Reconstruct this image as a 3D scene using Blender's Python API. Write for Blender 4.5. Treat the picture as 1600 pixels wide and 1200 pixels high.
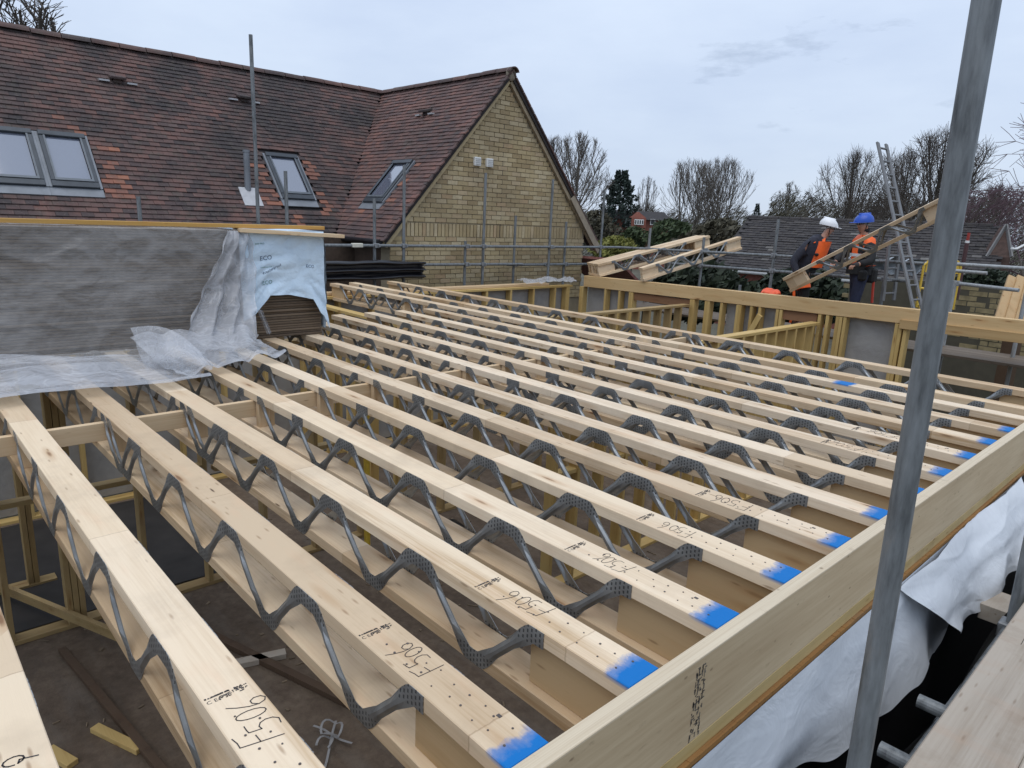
import bpy, bmesh, math, random
from mathutils import Vector, Matrix, Quaternion, noise as mnoise
rnd = random.Random(7)
R = math.radians
for o in list(bpy.data.objects): bpy.data.objects.remove(o)
S = bpy.context.scene
COL = S.collection

# ---------------------------------------------------------------- camera
# metres; z = 0 is the top of the floor joists, x runs along the joists, y along the rim board
CAM = Vector((0.85296, -0.56399, 1.09856))
yaw, pitch, roll = -0.815468504, -0.235241153, 0.043969701
f_ = Vector((math.sin(yaw)*math.cos(pitch), math.cos(yaw)*math.cos(pitch), math.sin(pitch)))
r0 = Vector((math.cos(yaw), -math.sin(yaw), 0)); u0 = r0.cross(f_)
r_ = r0*math.cos(roll)+u0*math.sin(roll); u_ = -r0*math.sin(roll)+u0*math.cos(roll)
cam = bpy.data.cameras.new('camera'); camo = bpy.data.objects.new('camera', cam); COL.objects.link(camo)
cam.sensor_width = 36; cam.lens = 36*1087.46/1600; cam.clip_end = 600; cam.clip_start = 0.05
M = Matrix((r_, u_, -f_)).transposed().to_4x4(); M.translation = CAM
camo.matrix_world = M; S.camera = camo
S.render.resolution_x = 1024; S.render.resolution_y = 768

# ---------------------------------------------------------------- sky, sun, exposure
SUN_EL, SUN_ROT = 70, 150          # overcast; the brightest part of the cloud is up behind the camera
w = bpy.data.worlds.new('World'); S.world = w; w.use_nodes = True
nt = w.node_tree; nt.nodes.clear()
def N(tree, typ, **kw):
    n = tree.nodes.new(typ)
    for k, v in kw.items():
        if k.startswith('i_'): n.inputs[k[2:].replace('_', ' ')].default_value = v
        else: setattr(n, k, v)
    return n
out = N(nt, 'ShaderNodeOutputWorld'); bg = N(nt, 'ShaderNodeBackground')
sky = N(nt, 'ShaderNodeTexSky', sky_type='NISHITA', sun_disc=False, sun_elevation=R(SUN_EL), sun_rotation=R(SUN_ROT))
tc = N(nt, 'ShaderNodeTexCoord')
mp = N(nt, 'ShaderNodeMapping'); mp.inputs['Scale'].default_value = (1.6, 1.6, 5.0)
nz = N(nt, 'ShaderNodeTexNoise'); nz.inputs['Scale'].default_value = 1.5; nz.inputs['Detail'].default_value = 6; nz.inputs['Roughness'].default_value = .55
cr = N(nt, 'ShaderNodeValToRGB')
cr.color_ramp.elements[0].position = .30; cr.color_ramp.elements[0].color = (5.9, 6.95, 8.9, 1)
cr.color_ramp.elements[1].position = .66; cr.color_ramp.elements[1].color = (7.2, 8.25, 9.9, 1)
sep = N(nt, 'ShaderNodeSeparateXYZ')
mr = N(nt, 'ShaderNodeMapRange'); mr.inputs['From Min'].default_value = 0.0; mr.inputs['From Max'].default_value = .45
mr.inputs['To Min'].default_value = .80; mr.inputs['To Max'].default_value = 1.0
mul = N(nt, 'ShaderNodeVectorMath', operation='SCALE')
mix = N(nt, 'ShaderNodeMix', data_type='RGBA'); mix.inputs[0].default_value = .88
# small ragged darker scraps of cloud
mp2 = N(nt, 'ShaderNodeMapping'); mp2.inputs['Scale'].default_value = (3.2, 3.2, 11.0); mp2.inputs['Location'].default_value = (1.3, .2, .6)
n2 = N(nt, 'ShaderNodeTexNoise'); n2.inputs['Scale'].default_value = 1.5; n2.inputs['Detail'].default_value = 8; n2.inputs['Roughness'].default_value = .6
cr2 = N(nt, 'ShaderNodeValToRGB'); cr2.color_ramp.elements[0].position = .655; cr2.color_ramp.elements[0].color = (1, 1, 1, 1)
cr2.color_ramp.elements[1].position = .76; cr2.color_ramp.elements[1].color = (.72, .74, .77, 1)
m3 = N(nt, 'ShaderNodeVectorMath', operation='MULTIPLY')
L = nt.links.new
L(tc.outputs['Generated'], mp.inputs[0]); L(mp.outputs[0], nz.inputs[0]); L(nz.outputs[0], cr.inputs[0])
L(tc.outputs['Generated'], sep.inputs[0]); L(sep.outputs[2], mr.inputs[0])
L(tc.outputs['Generated'], mp2.inputs[0]); L(mp2.outputs[0], n2.inputs[0]); L(n2.outputs[0], cr2.inputs[0])
L(cr.outputs[0], mul.inputs[0]); L(mr.outputs[0], mul.inputs['Scale'])
L(mul.outputs[0], m3.inputs[0]); L(cr2.outputs[0], m3.inputs[1])
L(sky.outputs[0], mix.inputs[6]); L(m3.outputs[0], mix.inputs[7])
L(mix.outputs[2], bg.inputs[0]); bg.inputs[1].default_value = .119
L(bg.outputs[0], out.inputs[0])
sun = bpy.data.lights.new('sun', 'SUN'); sun.energy = 1.25; sun.angle = R(50); sun.color = (1, .97, .92)
suno = bpy.data.objects.new('sun', sun); COL.objects.link(suno)
az = R(SUN_ROT); sd = Vector((math.sin(az)*math.cos(R(SUN_EL)), math.cos(az)*math.cos(R(SUN_EL)), math.sin(R(SUN_EL))))
suno.rotation_euler = (-sd).to_track_quat('-Z', 'Y').to_euler()
S.view_settings.view_transform = 'Standard'; S.view_settings.look = 'None'
S.view_settings.exposure = 0.0; S.view_settings.gamma = 1.0; S.view_settings.use_curve_mapping = False
S.render.engine = 'CYCLES'
S.cycles.max_bounces = 8; S.cycles.transparent_max_bounces = 16

# ---------------------------------------------------------------- mesh helpers
class MB:
    def __init__(self): self.v = []; self.f = []
    def add(self, vs, fs):
        n = len(self.v); self.v += [tuple(a) for a in vs]; self.f += [tuple(i+n for i in f) for f in fs]; return self
    def box(self, c, s, rot=None):
        c = Vector(c); h = Vector(s)/2; P = []
        for x in (-1, 1):
            for y in (-1, 1):
                for z in (-1, 1):
                    p = Vector((x*h.x, y*h.y, z*h.z))
                    if rot is not None: p = rot @ p
                    P.append(c+p)
        return self.add(P, [(0, 1, 3, 2), (4, 6, 7, 5), (0, 4, 5, 1), (2, 3, 7, 6), (0, 2, 6, 4), (1, 5, 7, 3)])
    def bb(self, x0, x1, y0, y1, z0, z1): return self.box(((x0+x1)/2, (y0+y1)/2, (z0+z1)/2), (x1-x0, y1-y0, z1-z0))
    def bar(self, p0, p1, wd, ht, up=(0, 0, 1)):
        p0 = Vector(p0); p1 = Vector(p1); d = (p1-p0); l = d.length; d.normalize(); up = Vector(up)
        s = d.cross(up)
        if s.length < 1e-4: s = d.cross(Vector((1, 0, 0)))
        s.normalize(); u = s.cross(d)
        return self.box((p0+p1)/2, (l, wd, ht), Matrix((d, s, u)).transposed())
    def tube(self, p0, p1, r0, r1=None, n=10, cap=True):
        p0 = Vector(p0); p1 = Vector(p1); r1 = r0 if r1 is None else r1
        d = (p1-p0).normalized(); a = d.cross(Vector((0, 0, 1)))
        if a.length < 1e-3: a = d.cross(Vector((1, 0, 0)))
        a.normalize(); b = d.cross(a); P = []
        for p, r in ((p0, r0), (p1, r1)):
            for i in range(n):
                t = 2*math.pi*i/n; P.append(p+(a*math.cos(t)+b*math.sin(t))*r)
        F = [(i, (i+1) % n, n+(i+1) % n, n+i) for i in range(n)]
        if cap: F += [tuple(range(n-1, -1, -1)), tuple(range(n, 2*n))]
        return self.add(P, F)
    def path(self, pts, r, n=6):
        for a, b in zip(pts, pts[1:]): self.tube(a, b, r, n=n)
        return self
    def sphere(self, c, r, nu=14, nv=9, sc=(1, 1, 1), v0=0.0, v1=1.0):
        P = []
        for j in range(nv+1):
            t = math.pi*(v0+(v1-v0)*j/nv)
            for i in range(nu):
                a = 2*math.pi*i/nu
                P.append((c[0]+r*sc[0]*math.sin(t)*math.cos(a), c[1]+r*sc[1]*math.sin(t)*math.sin(a), c[2]+r*sc[2]*math.cos(t)))
        return self.add(P, [(j*nu+i, j*nu+(i+1) % nu, (j+1)*nu+(i+1) % nu, (j+1)*nu+i) for j in range(nv) for i in range(nu)])
    def mesh(self, name, mat=None, bevel=0.0, smooth=False, fix=False):
        me = bpy.data.meshes.new(name); me.from_pydata(self.v, [], self.f)
        if bevel or fix:
            bm = bmesh.new(); bm.from_mesh(me)
            if fix: bmesh.ops.recalc_face_normals(bm, faces=bm.faces)
            if bevel: bmesh.ops.bevel(bm, geom=bm.edges[:], offset=bevel, segments=1, affect='EDGES', clamp_overlap=True)
            bm.to_mesh(me); bm.free()
        if mat: me.materials.append(mat)
        if smooth:
            for p in me.polygons: p.use_smooth = True
        me.update(); return me
def obj(name, me, parent=None, loc=(0, 0, 0), rot=None, label=None, kind=None):
    o = bpy.data.objects.new(name, me); COL.objects.link(o); o.location = loc
    if rot is not None: o.rotation_euler = rot
    if parent: o.parent = parent
    if label: o['label'] = label
    if kind: o['kind'] = kind
    return o
def tag(o, label, cat, group=None):
    o['label'] = label; o['category'] = cat
    if group: o['group'] = group
    return o
def thing(name, label, cat, loc=(0, 0, 0), group=None, rot=None):
    o = bpy.data.objects.new(name, None); COL.objects.link(o); o.location = loc; o.empty_display_size = .1
    if rot is not None: o.rotation_euler = rot
    return tag(o, label, cat, group)
def kids(o): return [c for c in bpy.data.objects if c.parent == o]
def copy_tree(o, label=None):
    c = o.copy(); COL.objects.link(c)
    if label: c['label'] = label
    for a in kids(o):
        b = a.copy(); COL.objects.link(b); b.parent = c
        for g in kids(a):
            d = g.copy(); COL.objects.link(d); d.parent = b
    return c

# ---------------------------------------------------------------- materials
class NT:
    def __init__(self, name):
        self.m = bpy.data.materials.new(name); self.m.use_nodes = True; self.t = self.m.node_tree
        self.b = self.t.nodes['Principled BSDF']; self.tc = self.t.nodes.new('ShaderNodeTexCoord')
        self.oi = self.t.nodes.new('ShaderNodeObjectInfo'); self.L = self.t.links.new
    def inp(self, n, k, v):
        if v is None: return
        if isinstance(v, bpy.types.NodeSocket): self.L(v, n.inputs[k])
        else: n.inputs[k].default_value = v
    def node(self, typ, ins=None, **kw):
        n = self.t.nodes.new(typ)
        for k, v in kw.items(): setattr(n, k, v)
        for k, v in (ins or {}).items(): self.inp(n, k, v)
        return n
    def coords(self, scale=(1, 1, 1), rand=True, world=False):
        src = self.tc.outputs['Object']
        if world: src = self.node('ShaderNodeNewGeometry').outputs['Position']
        if rand:
            k = self.node('ShaderNodeVectorMath', {0: (37.1, 23.7, 51.3)}, operation='SCALE'); self.L(self.oi.outputs['Random'], k.inputs['Scale'])
            a = self.node('ShaderNodeVectorMath', {0: src, 1: k.outputs[0]}, operation='ADD'); src = a.outputs[0]
        return self.node('ShaderNodeVectorMath', {0: src, 1: scale}, operation='MULTIPLY').outputs[0]
    def noise(self, co, scale=1, detail=4, rough=.5, dist=0):
        return self.node('ShaderNodeTexNoise', {'Vector': co, 'Scale': scale, 'Detail': detail, 'Roughness': rough, 'Distortion': dist}).outputs[0]
    def ramp(self, fac, stops, interp='LINEAR'):
        n = self.node('ShaderNodeValToRGB', {0: fac}); e = n.color_ramp.elements; n.color_ramp.interpolation = interp
        while len(e) < len(stops): e.new(.5)
        for el, (p, c) in zip(e, stops):
            el.position = p; el.color = (*c, 1) if not isinstance(c, (int, float)) else (c, c, c, 1)
        return n.outputs[0]
    def mix(self, fac, a, b, blend='MIX'):
        n = self.node('ShaderNodeMix', data_type='RGBA', blend_type=blend)
        for k, v in ((0, fac), (6, a), (7, b)):
            if isinstance(v, tuple) and len(v) == 3: v = (*v, 1)
            self.inp(n, k, v)
        return n.outputs[2]
    def math(self, op, a, b=None, c=None, clamp=False):
        n = self.node('ShaderNodeMath', {0: a}, operation=op, use_clamp=clamp)
        if b is not None: self.inp(n, 1, b)
        if c is not None: self.inp(n, 2, c)
        return n.outputs[0]
    def sep(self, co): return self.node('ShaderNodeSeparateXYZ', {0: co}).outputs
    def col(self, c): self.inp(self.b, 'Base Color', (*c, 1) if isinstance(c, tuple) and len(c) == 3 else c); return self
    def rough(self, r): self.inp(self.b, 'Roughness', r); return self
    def metal(self, m): self.inp(self.b, 'Metallic', m); return self
    def bump(self, h, strength=.3, dist=.01):
        n = self.node('ShaderNodeBump', {'Height': h, 'Strength': strength, 'Distance': dist}); self.L(n.outputs[0], self.b.inputs['Normal']); return self
def plain(name, c, rough=.6, metal=0, var=.12, scale=8):
    n = NT(name); co = n.coords(); z = n.noise(co, scale, 4)
    lo = tuple(x*(1-var) for x in c); hi = tuple(min(1, x*(1+var)) for x in c)
    n.col(n.ramp(z, [(.3, lo), (.7, hi)])).rough(rough).metal(metal); return n.m

def wood(name, axis='x', light=(.68, .53, .35), dark=(.47, .325, .18), knots=1.0, paint=None, tint=.12, dirt=0.0, joints=False, rough=.62):
    n = NT(name)
    st = {'x': (1, 14, 14), 'y': (14, 1, 14), 'z': (14, 14, 1)}[axis]
    co = n.coords(tuple(a*.9 for a in st))
    big = n.noise(co, .55, 3, .5, .6)
    fine = n.noise(n.coords(tuple(a*6 if a > 1 else 2.2 for a in st)), 1.6, 3, .6)
    g = n.math('ADD', n.math('MULTIPLY', big, .72), n.math('MULTIPLY', fine, .28))
    c = n.ramp(g, [(.34, dark), (.44, tuple((a+b*2)/3 for a, b in zip(dark, light))), (.54, light)])
    # piece to piece difference
    rb = n.ramp(n.oi.outputs['Random'], [(0, (1-tint, 1-tint*1.25, 1-tint*1.6)), (.5, (1, 1, 1)), (1, (1+tint*.25, 1+tint*.1, 1-tint*.2))])
    c = n.mix(1.0, c, rb, 'MULTIPLY')
    # broad warm / cool patches
    pt = n.noise(n.coords((1.5, 1.5, 1.5)), 1.1, 3)
    c = n.mix(n.math('MULTIPLY', pt, .45), c, (light[0]*1.02, light[1]*.9, light[2]*.76))
    if knots:
        ks = {'x': (2.6, 15, 15), 'y': (15, 2.6, 15), 'z': (15, 15, 2.6)}[axis]
        vo = n.node('ShaderNodeTexVoronoi', {'Vector': n.coords(ks), 'Scale': 1.0, 'Randomness': 1.0})
        pick = n.math('GREATER_THAN', n.sep(vo.outputs['Color'])[0], .62)
        dn = n.math('ADD', vo.outputs['Distance'], n.math('MULTIPLY', fine, .05))
        km = n.math('MULTIPLY', n.ramp(dn, [(.10, 1.0), (.17, 0.0)]), pick)
        halo = n.math('MULTIPLY', n.ramp(vo.outputs['Distance'], [(.12, .5), (.36, 0.0)]), pick)
        c = n.mix(halo, c, (dark[0]*.98, dark[1]*.8, dark[2]*.62))
        c = n.mix(n.math('MULTIPLY', km, .8*knots), c, (.20, .095, .04))
        fl = n.node('ShaderNodeTexVoronoi', {'Vector': n.coords({'x': (9, 42, 42), 'y': (42, 9, 42), 'z': (42, 42, 9)}[axis]), 'Scale': 1.0, 'Randomness': 1.0})
        fm = n.math('MULTIPLY', n.ramp(fl.outputs['Distance'], [(.10, .55), (.24, 0.0)]), n.math('GREATER_THAN', n.sep(fl.outputs['Color'])[2], .86))
        c = n.mix(fm, c, (dark[0]*.55, dark[1]*.42, dark[2]*.32))
        pk = n.noise(n.coords((3, 11, 11)), 1.2, 3)
        c = n.mix(n.ramp(pk, [(.56, 0.0), (.72, .28)]), c, (light[0]*.98, light[1]*.78, light[2]*.66))
        pick2 = n.math('GREATER_THAN', n.sep(vo.outputs['Color'])[1], .93)
        km2 = n.math('MULTIPLY', n.ramp(vo.outputs['Distance'], [(.05, 1.0), (.09, 0.0)]), pick2)
        c = n.mix(km2, c, (.10, .05, .025))
    if joints:
        X = n.sep(n.tc.outputs['Object'])
        fr = n.math('FRACT', n.math('ADD', n.math('MULTIPLY', X[0], .62), n.math('ADD', n.math('MULTIPLY', n.oi.outputs['Random'], 7.3), n.math('MULTIPLY', n.noise(n.coords((30, 60, 60)), 1, 1), .005))))
        c = n.mix(n.ramp(fr, [(.0, .45), (.0012, .45), (.0024, 0.0)], 'LINEAR'), c, (.22, .13, .07))
        tone = n.math('FLOOR', n.math('ADD', n.math('MULTIPLY', X[0], .62), n.math('MULTIPLY', n.oi.outputs['Random'], 7.3)))
        wn = n.node('ShaderNodeTexWhiteNoise', {'W': tone}, noise_dimensions='1D').outputs[0]
        c = n.mix(1.0, c, n.ramp(wn, [(0, (.86, .81, .75)), (.5, (.98, .96, .93)), (1, (1.03, 1.03, 1.04))]), 'MULTIPLY')
    if dirt:
        dz = n.noise(n.coords((2.2, 2.2, 2.2)), 1.6, 6, .65)
        c = n.mix(n.ramp(dz, [(.50, 0.0), (.74, dirt)]), c, (.19, .135, .09))
    if paint:
        x0, x1, pc = paint
        X = n.sep(n.tc.outputs['Object']); fz = n.noise(n.coords((22, 22, 22)), 1, 5, .7)
        lo = n.math('ADD', X[0], n.math('MULTIPLY', n.math('SUBTRACT', fz, .5), .07))
        lo = n.math('ADD', lo, n.math('MULTIPLY', n.oi.outputs['Random'], .028))
        mk = n.math('MULTIPLY', n.ramp(n.math('MULTIPLY', n.math('SUBTRACT', lo, x0), 1/.05), [(.05, 0.0), (.5, .75), (1.0, 1.0)]),
                    n.ramp(n.math('MULTIPLY', n.math('SUBTRACT', x1, lo), 1/.05), [(0, 0.0), (.5, 1.0)]))
        top = n.ramp(n.math('MULTIPLY', n.math('ADD', X[2], .03), 33), [(.45, 0.0), (.9, 1.0)])
        mk = n.math('MULTIPLY', mk, top)
        c = n.mix(mk, c, pc)
    n.col(c).rough(rough); n.inp(n.b, 'Specular IOR Level', .25)
    n.bump(fine, .12, .004); return n.m

W_ch = wood('pine_joist', 'x', light=(.77, .655, .505), dark=(.47, .335, .20), knots=1, joints=True, paint=(-.072, .5, (.002, .155, .47)), tint=.17, dirt=.22)
W_chp = wood('pine_joist_far', 'x', light=(.76, .64, .485), dark=(.47, .335, .20), knots=1, joints=True, paint=(-1.22, -1.06, (.002, .155, .47)), tint=.17, dirt=.2)
W_chn = wood('pine_joist_plain', 'x', light=(.74, .605, .435), dark=(.46, .32, .185), knots=1, joints=True, tint=.16, dirt=.22)
W_x = wood('pine_x', 'x'); W_y = wood('pine_y', 'y'); W_z = wood('pine_z', 'z')
W_web = wood('end_block_board', 'x', light=(.56, .415, .245), dark=(.42, .295, .16), knots=.5)
TL, TD = (.56, .405, .165), (.38, .25, .085)
T_x = wood('treated_x', 'x', light=TL, dark=TD, knots=.7); T_y = wood('treated_y', 'y', light=TL, dark=TD, knots=.7); T_z = wood('treated_z', 'z', light=TL, dark=TD, knots=.7)
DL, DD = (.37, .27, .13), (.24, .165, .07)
D_x = wood('shaded_dusty_treated_x', 'x', light=DL, dark=DD, knots=.7, dirt=.4); D_y = wood('shaded_dusty_treated_y', 'y', light=DL, dark=DD, knots=.7, dirt=.4); D_z = wood('shaded_dusty_treated_z', 'z', light=DL, dark=DD, knots=.7, dirt=.4)  # treated timber darkened to paint in the low room's shade, plus dirt patches
W_glu = wood('glulam', 'x', light=(.63, .45, .235), dark=(.45, .29, .13), knots=1.1, tint=.03)
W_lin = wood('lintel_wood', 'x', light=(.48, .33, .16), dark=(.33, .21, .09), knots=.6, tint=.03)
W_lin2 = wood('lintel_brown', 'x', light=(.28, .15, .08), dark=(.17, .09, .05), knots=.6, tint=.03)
W_old = wood('scaffold_board_wood', 'y', light=(.43, .385, .33), dark=(.32, .275, .225), knots=.5, dirt=.55, tint=.08)
W_dk = wood('dark_old_board', 'x', light=(.16, .13, .10), dark=(.09, .07, .05), knots=.3)
W_brown = wood('brown_post_wood', 'z', light=(.10, .066, .043), dark=(.06, .04, .027), knots=.3)
W_plank = wood('plank_wood', 'z', light=(.50, .35, .19), dark=(.36, .23, .11), knots=1)
def lvl():
    n = NT('lvl_board'); fine = n.noise(n.coords((70, 3, 70)), 1, 4, .6); big = n.noise(n.coords((9, 1.2, 9)), 1, 4, .55)
    g = n.math('ADD', n.math('MULTIPLY', fine, .4), n.math('MULTIPLY', big, .6))
    c = n.ramp(g, [(.32, (.42, .31, .185)), (.52, (.52, .405, .255)), (.66, (.58, .465, .305))])
    X = n.sep(n.tc.outputs['Object'])
    lam = n.noise(n.node('ShaderNodeVectorMath', {0: n.tc.outputs['Object'], 1: (300, 1.5, 3)}, operation='MULTIPLY').outputs[0], 1, 2)
    top = n.math('GREATER_THAN', X[2], -.002)
    c = n.mix(n.math('MULTIPLY', top, .55), c, n.ramp(lam, [(.35, (.60, .50, .36)), (.62, (.74, .65, .50))]))
    dz = n.noise(n.coords((3, 5, 14)), 2.5, 6, .7)
    c = n.mix(n.ramp(dz, [(.60, 0.0), (.74, .55)]), c, (.26, .19, .11))
    yw = n.math('MULTIPLY', n.ramp(n.math('ADD', n.math('MULTIPLY', X[2], -4.0), n.math('MULTIPLY', dz, .5)), [(1.10, 0.0), (1.36, .6)]), 1.0)
    c = n.mix(yw, c, (.47, .34, .12))
    v2 = n.node('ShaderNodeTexVoronoi', {'Vector': n.coords((22, 16, 34)), 'Scale': 1.0})
    c = n.mix(n.math('MULTIPLY', n.ramp(v2.outputs['Distance'], [(.06, .7), (.17, 0.0)]), n.math('GREATER_THAN', n.sep(v2.outputs['Color'])[1], .86)), c, (.17, .11, .06))
    vo = n.node('ShaderNodeTexVoronoi', {'Vector': n.coords((9, 5, 9)), 'Scale': 1.3})
    c = n.mix(n.math('MULTIPLY', n.ramp(vo.outputs['Distance'], [(.04, .8), (.09, 0.0)]), n.math('GREATER_THAN', n.sep(vo.outputs['Color'])[0], .6)), c, (.16, .10, .05))
    n.col(c).rough(.6).bump(fine, .1, .003); return n.m
LVL = lvl()
def galv(name, base=(.33, .36, .39), metal=.75, rough=.42, var=.25):
    n = NT(name); z = n.noise(n.coords((14, 14, 3)), 1.6, 6, .65); z2 = n.noise(n.coords((60, 60, 8)), 1.2, 3)
    c = n.ramp(n.math('ADD', n.math('MULTIPLY', z, .7), n.math('MULTIPLY', z2, .3)), [(.33, tuple(x*(1-var*1.4) for x in base)), (.5, base), (.68, tuple(x*(1+var) for x in base))])
    c = n.mix(n.ramp(n.noise(n.coords((7, 7, 2)), 2.3, 5, .7), [(.60, 0.0), (.72, .5)]), c, (.27, .25, .23))
    n.col(c).rough(n.math('ADD', n.math('MULTIPLY', z, .3), rough-.12)).metal(metal).bump(z2, .08, .004); return n.m
GALV = galv('galvanised_tube', (.185, .197, .203), .35, .5, .42)
GALVL = galv('galvanised_tube_pale', (.33, .345, .35), .4, .5)
ALU = galv('aluminium', (.18, .182, .185), .3, .55)
def webmat():
    n = NT('pressed_web_steel'); z = n.noise(n.coords((8, 8, 8)), 1.5, 4)
    X = n.sep(n.tc.outputs['Object'])
    u = n.math('FRACT', n.math('MULTIPLY', X[0], 62)); v = n.math('FRACT', n.math('ADD', n.math('MULTIPLY', X[2], 60), n.math('MULTIPLY', n.math('FLOOR', n.math('MULTIPLY', X[0], 62)), .5)))
    slot = n.math('MULTIPLY', n.math('MULTIPLY', n.math('GREATER_THAN', u, .25), n.math('LESS_THAN', u, .62)), n.math('GREATER_THAN', v, .38))
    zone = n.math('MAXIMUM', n.math('GREATER_THAN', X[2], -.058), n.math('LESS_THAN', X[2], -.198))
    slot = n.math('MULTIPLY', slot, zone)
    c = n.ramp(z, [(.3, (.25, .262, .268)), (.7, (.38, .395, .40))])
    n.col(n.mix(n.math('MULTIPLY', slot, .8), c, (.05, .053, .06))).metal(.7).rough(n.math('ADD', n.math('MULTIPLY', z, .2), .27))
    n.bump(n.math('SUBTRACT', 1.0, slot), .5, .002); return n.m
WEB = webmat()
def groundmat():
    n = NT('ground_soil'); p = n.coords((1, 1, 1), rand=False)
    a = n.noise(p, .6, 8, .65); b = n.noise(p, 7, 6, .7)
    c = n.ramp(n.math('ADD', n.math('MULTIPLY', a, .6), n.math('MULTIPLY', b, .4)), [(.35, (.055, .05, .04)), (.5, (.09, .085, .06)), (.66, (.13, .12, .085))])
    n.col(c).rough(.95).bump(b, .5, .05); return n.m
def slabmat():
    n = NT('dusty_floor'); p = n.coords((1, 1, 1), rand=False)
    a = n.noise(p, 1.1, 8, .7); b = n.noise(p, 11, 6, .75); d = n.noise(n.coords((.5, 3, 1), rand=False), 1.5, 5, .6)
    c = n.ramp(n.math('ADD', n.math('MULTIPLY', a, .6), n.math('MULTIPLY', b, .4)), [(.34, (.06, .041, .026)), (.5, (.118, .083, .056)), (.66, (.195, .145, .10))])
    c = n.mix(n.ramp(d, [(.5, 0.0), (.68, .4)]), c, (.16, .135, .11))
    n.col(c).rough(.9).bump(b, .4, .03); return n.m
def tilemat(name, cols, patch=1.0):
    n = NT(name); geo = n.node('ShaderNodeNewGeometry')
    r = n.math('FRACT', n.math('ADD', geo.outputs['Random Per Island'], n.math('MULTIPLY', n.oi.outputs['Random'], 3.7)))
    c = n.ramp(r, cols)
    pz = n.noise(n.coords((1, 1, 1), rand=False, world=True), 1.1, 5, .62)
    c = n.mix(n.ramp(pz, [(.40, .92*patch), (.60, 0.0)]), c, (.036, .031, .032))
    m = n.noise(n.coords((1, 1, 1), rand=False, world=True), 5.5, 6, .7)
    c = n.mix(n.ramp(m, [(.52, 0.0), (.70, .6)]), c, (.085, .075, .06))
    c = n.mix(n.ramp(n.noise(n.coords((1, 1, 1), rand=False, world=True), 26, 3, .6), [(.58, 0.0), (.72, .35)]), c, (.20, .17, .14))
    n.col(c).rough(.85).bump(n.noise(n.coords((1, 1, 1), world=True), 60, 4), .25, .004); return n.m
TILE = tilemat('clay_tile', [(0, (.055, .04, .04)), (.25, (.092, .058, .053)), (.5, (.125, .070, .060)), (.78, (.150, .076, .062)), (1, (.108, .072, .066))])
TILE_W = tilemat('clay_tile_wing', [(0, (.10, .062, .06)), (.4, (.16, .085, .072)), (.7, (.19, .09, .07)), (1, (.13, .08, .072))], .6)
TILE_N = tilemat('clay_tile_new', [(0, (.30, .125, .075)), (.5, (.25, .105, .07)), (1, (.20, .09, .065))], .25)
TILE_D = tilemat('dark_concrete_tile', [(0, (.022, .02, .021)), (.4, (.034, .03, .031)), (.85, (.046, .04, .039)), (.95, (.06, .053, .052)), (1, (.20, .19, .175))], .4)
RIDGE = tilemat('ridge_clay', [(0, (.08, .05, .045)), (.5, (.15, .075, .06)), (1, (.10, .075, .07))], .7)
def brickmat():
    n = NT('buff_brick'); geo = n.node('ShaderNodeNewGeometry')
    r = n.math('FRACT', n.math('ADD', geo.outputs['Random Per Island'], n.math('MULTIPLY', n.oi.outputs['Random'], 5.3)))
    c = n.ramp(r, [(0, (.33, .245, .13)), (.3, (.42, .325, .175)), (.6, (.47, .375, .215)), (.85, (.53, .44, .28)), (1, (.43, .30, .17))])
    st = n.noise(n.coords((1, 1, 1), rand=False, world=True), .9, 5, .6)
    c = n.mix(n.ramp(st, [(.42, .5), (.62, 0.0)]), c, (.25, .195, .12))
    c = n.mix(n.ramp(n.noise(n.coords((1, 1, 1), world=True), 18, 4, .7), [(.5, 0.0), (.75, .4)]), c, (.19, .15, .10))
    n.col(c).rough(.88).bump(n.noise(n.coords((1, 1, 1), world=True), 45, 4), .3, .004); return n.m
BRICK = brickmat()
MORTAR = plain('mortar', (.30, .25, .17), .9, 0, .2, 3)
def sheet(name, col, alpha, rough=.12, wr=5, bumpd=.05, spread=.5, crease=1.0):
    n = NT(name); P_ = lambda sc: n.coords(sc, rand=False)
    z = n.noise(P_((1, 1, 1)), wr, 3, .55, .6); z2 = n.noise(P_((1, .6, 1)), 1.9, 2, .5, .2); z3 = n.noise(P_((1, .8, 1.2)), 5, 2, .5, .9)
    n.col(col).rough(rough); n.bump(n.math('ADD', n.math('ADD', z, z2), n.math('MULTIPLY', z3, .5)), .8, bumpd)
    tr = n.node('ShaderNodeBsdfTransparent', {'Color': (.94, .95, .955, 1)}); ms = n.node('ShaderNodeMixShader')
    lw = n.node('ShaderNodeLayerWeight', {'Blend': .35}).outputs['Facing']
    g = n.math('ADD', n.math('MULTIPLY', n.math('SUBTRACT', z2, .5), spread), n.math('MULTIPLY', n.math('SUBTRACT', z3, .5), spread*.5))
    g = n.math('ADD', g, n.math('MULTIPLY', lw, .25))
    cr_ = n.math('ADD', n.ramp(n.math('ABSOLUTE', n.math('SUBTRACT', z3, .5)), [(0.0, .10), (.03, 0.0)]), n.ramp(n.math('ABSOLUTE', n.math('SUBTRACT', z, .52)), [(0.0, .08), (.03, 0.0)]))
    g = n.math('ADD', g, n.math('MULTIPLY', cr_, crease))
    n.L(n.math('ADD', g, alpha, clamp=True), ms.inputs[0]); n.L(tr.outputs[0], ms.inputs[1]); n.L(n.b.outputs[0], ms.inputs[2])
    n.L(ms.outputs[0], n.t.nodes['Material Output'].inputs[0]); return n.m
POLY = sheet('clear_polythene', (.56, .55, .54), .24, .10, 4, .05, .36, .25)
POLYF = sheet('folded_polythene', (.58, .59, .62), .28, .14, 6, .04)
POLYH = sheet('hem_polythene', (.56, .57, .60), .40, .16, 5, .04)
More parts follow.
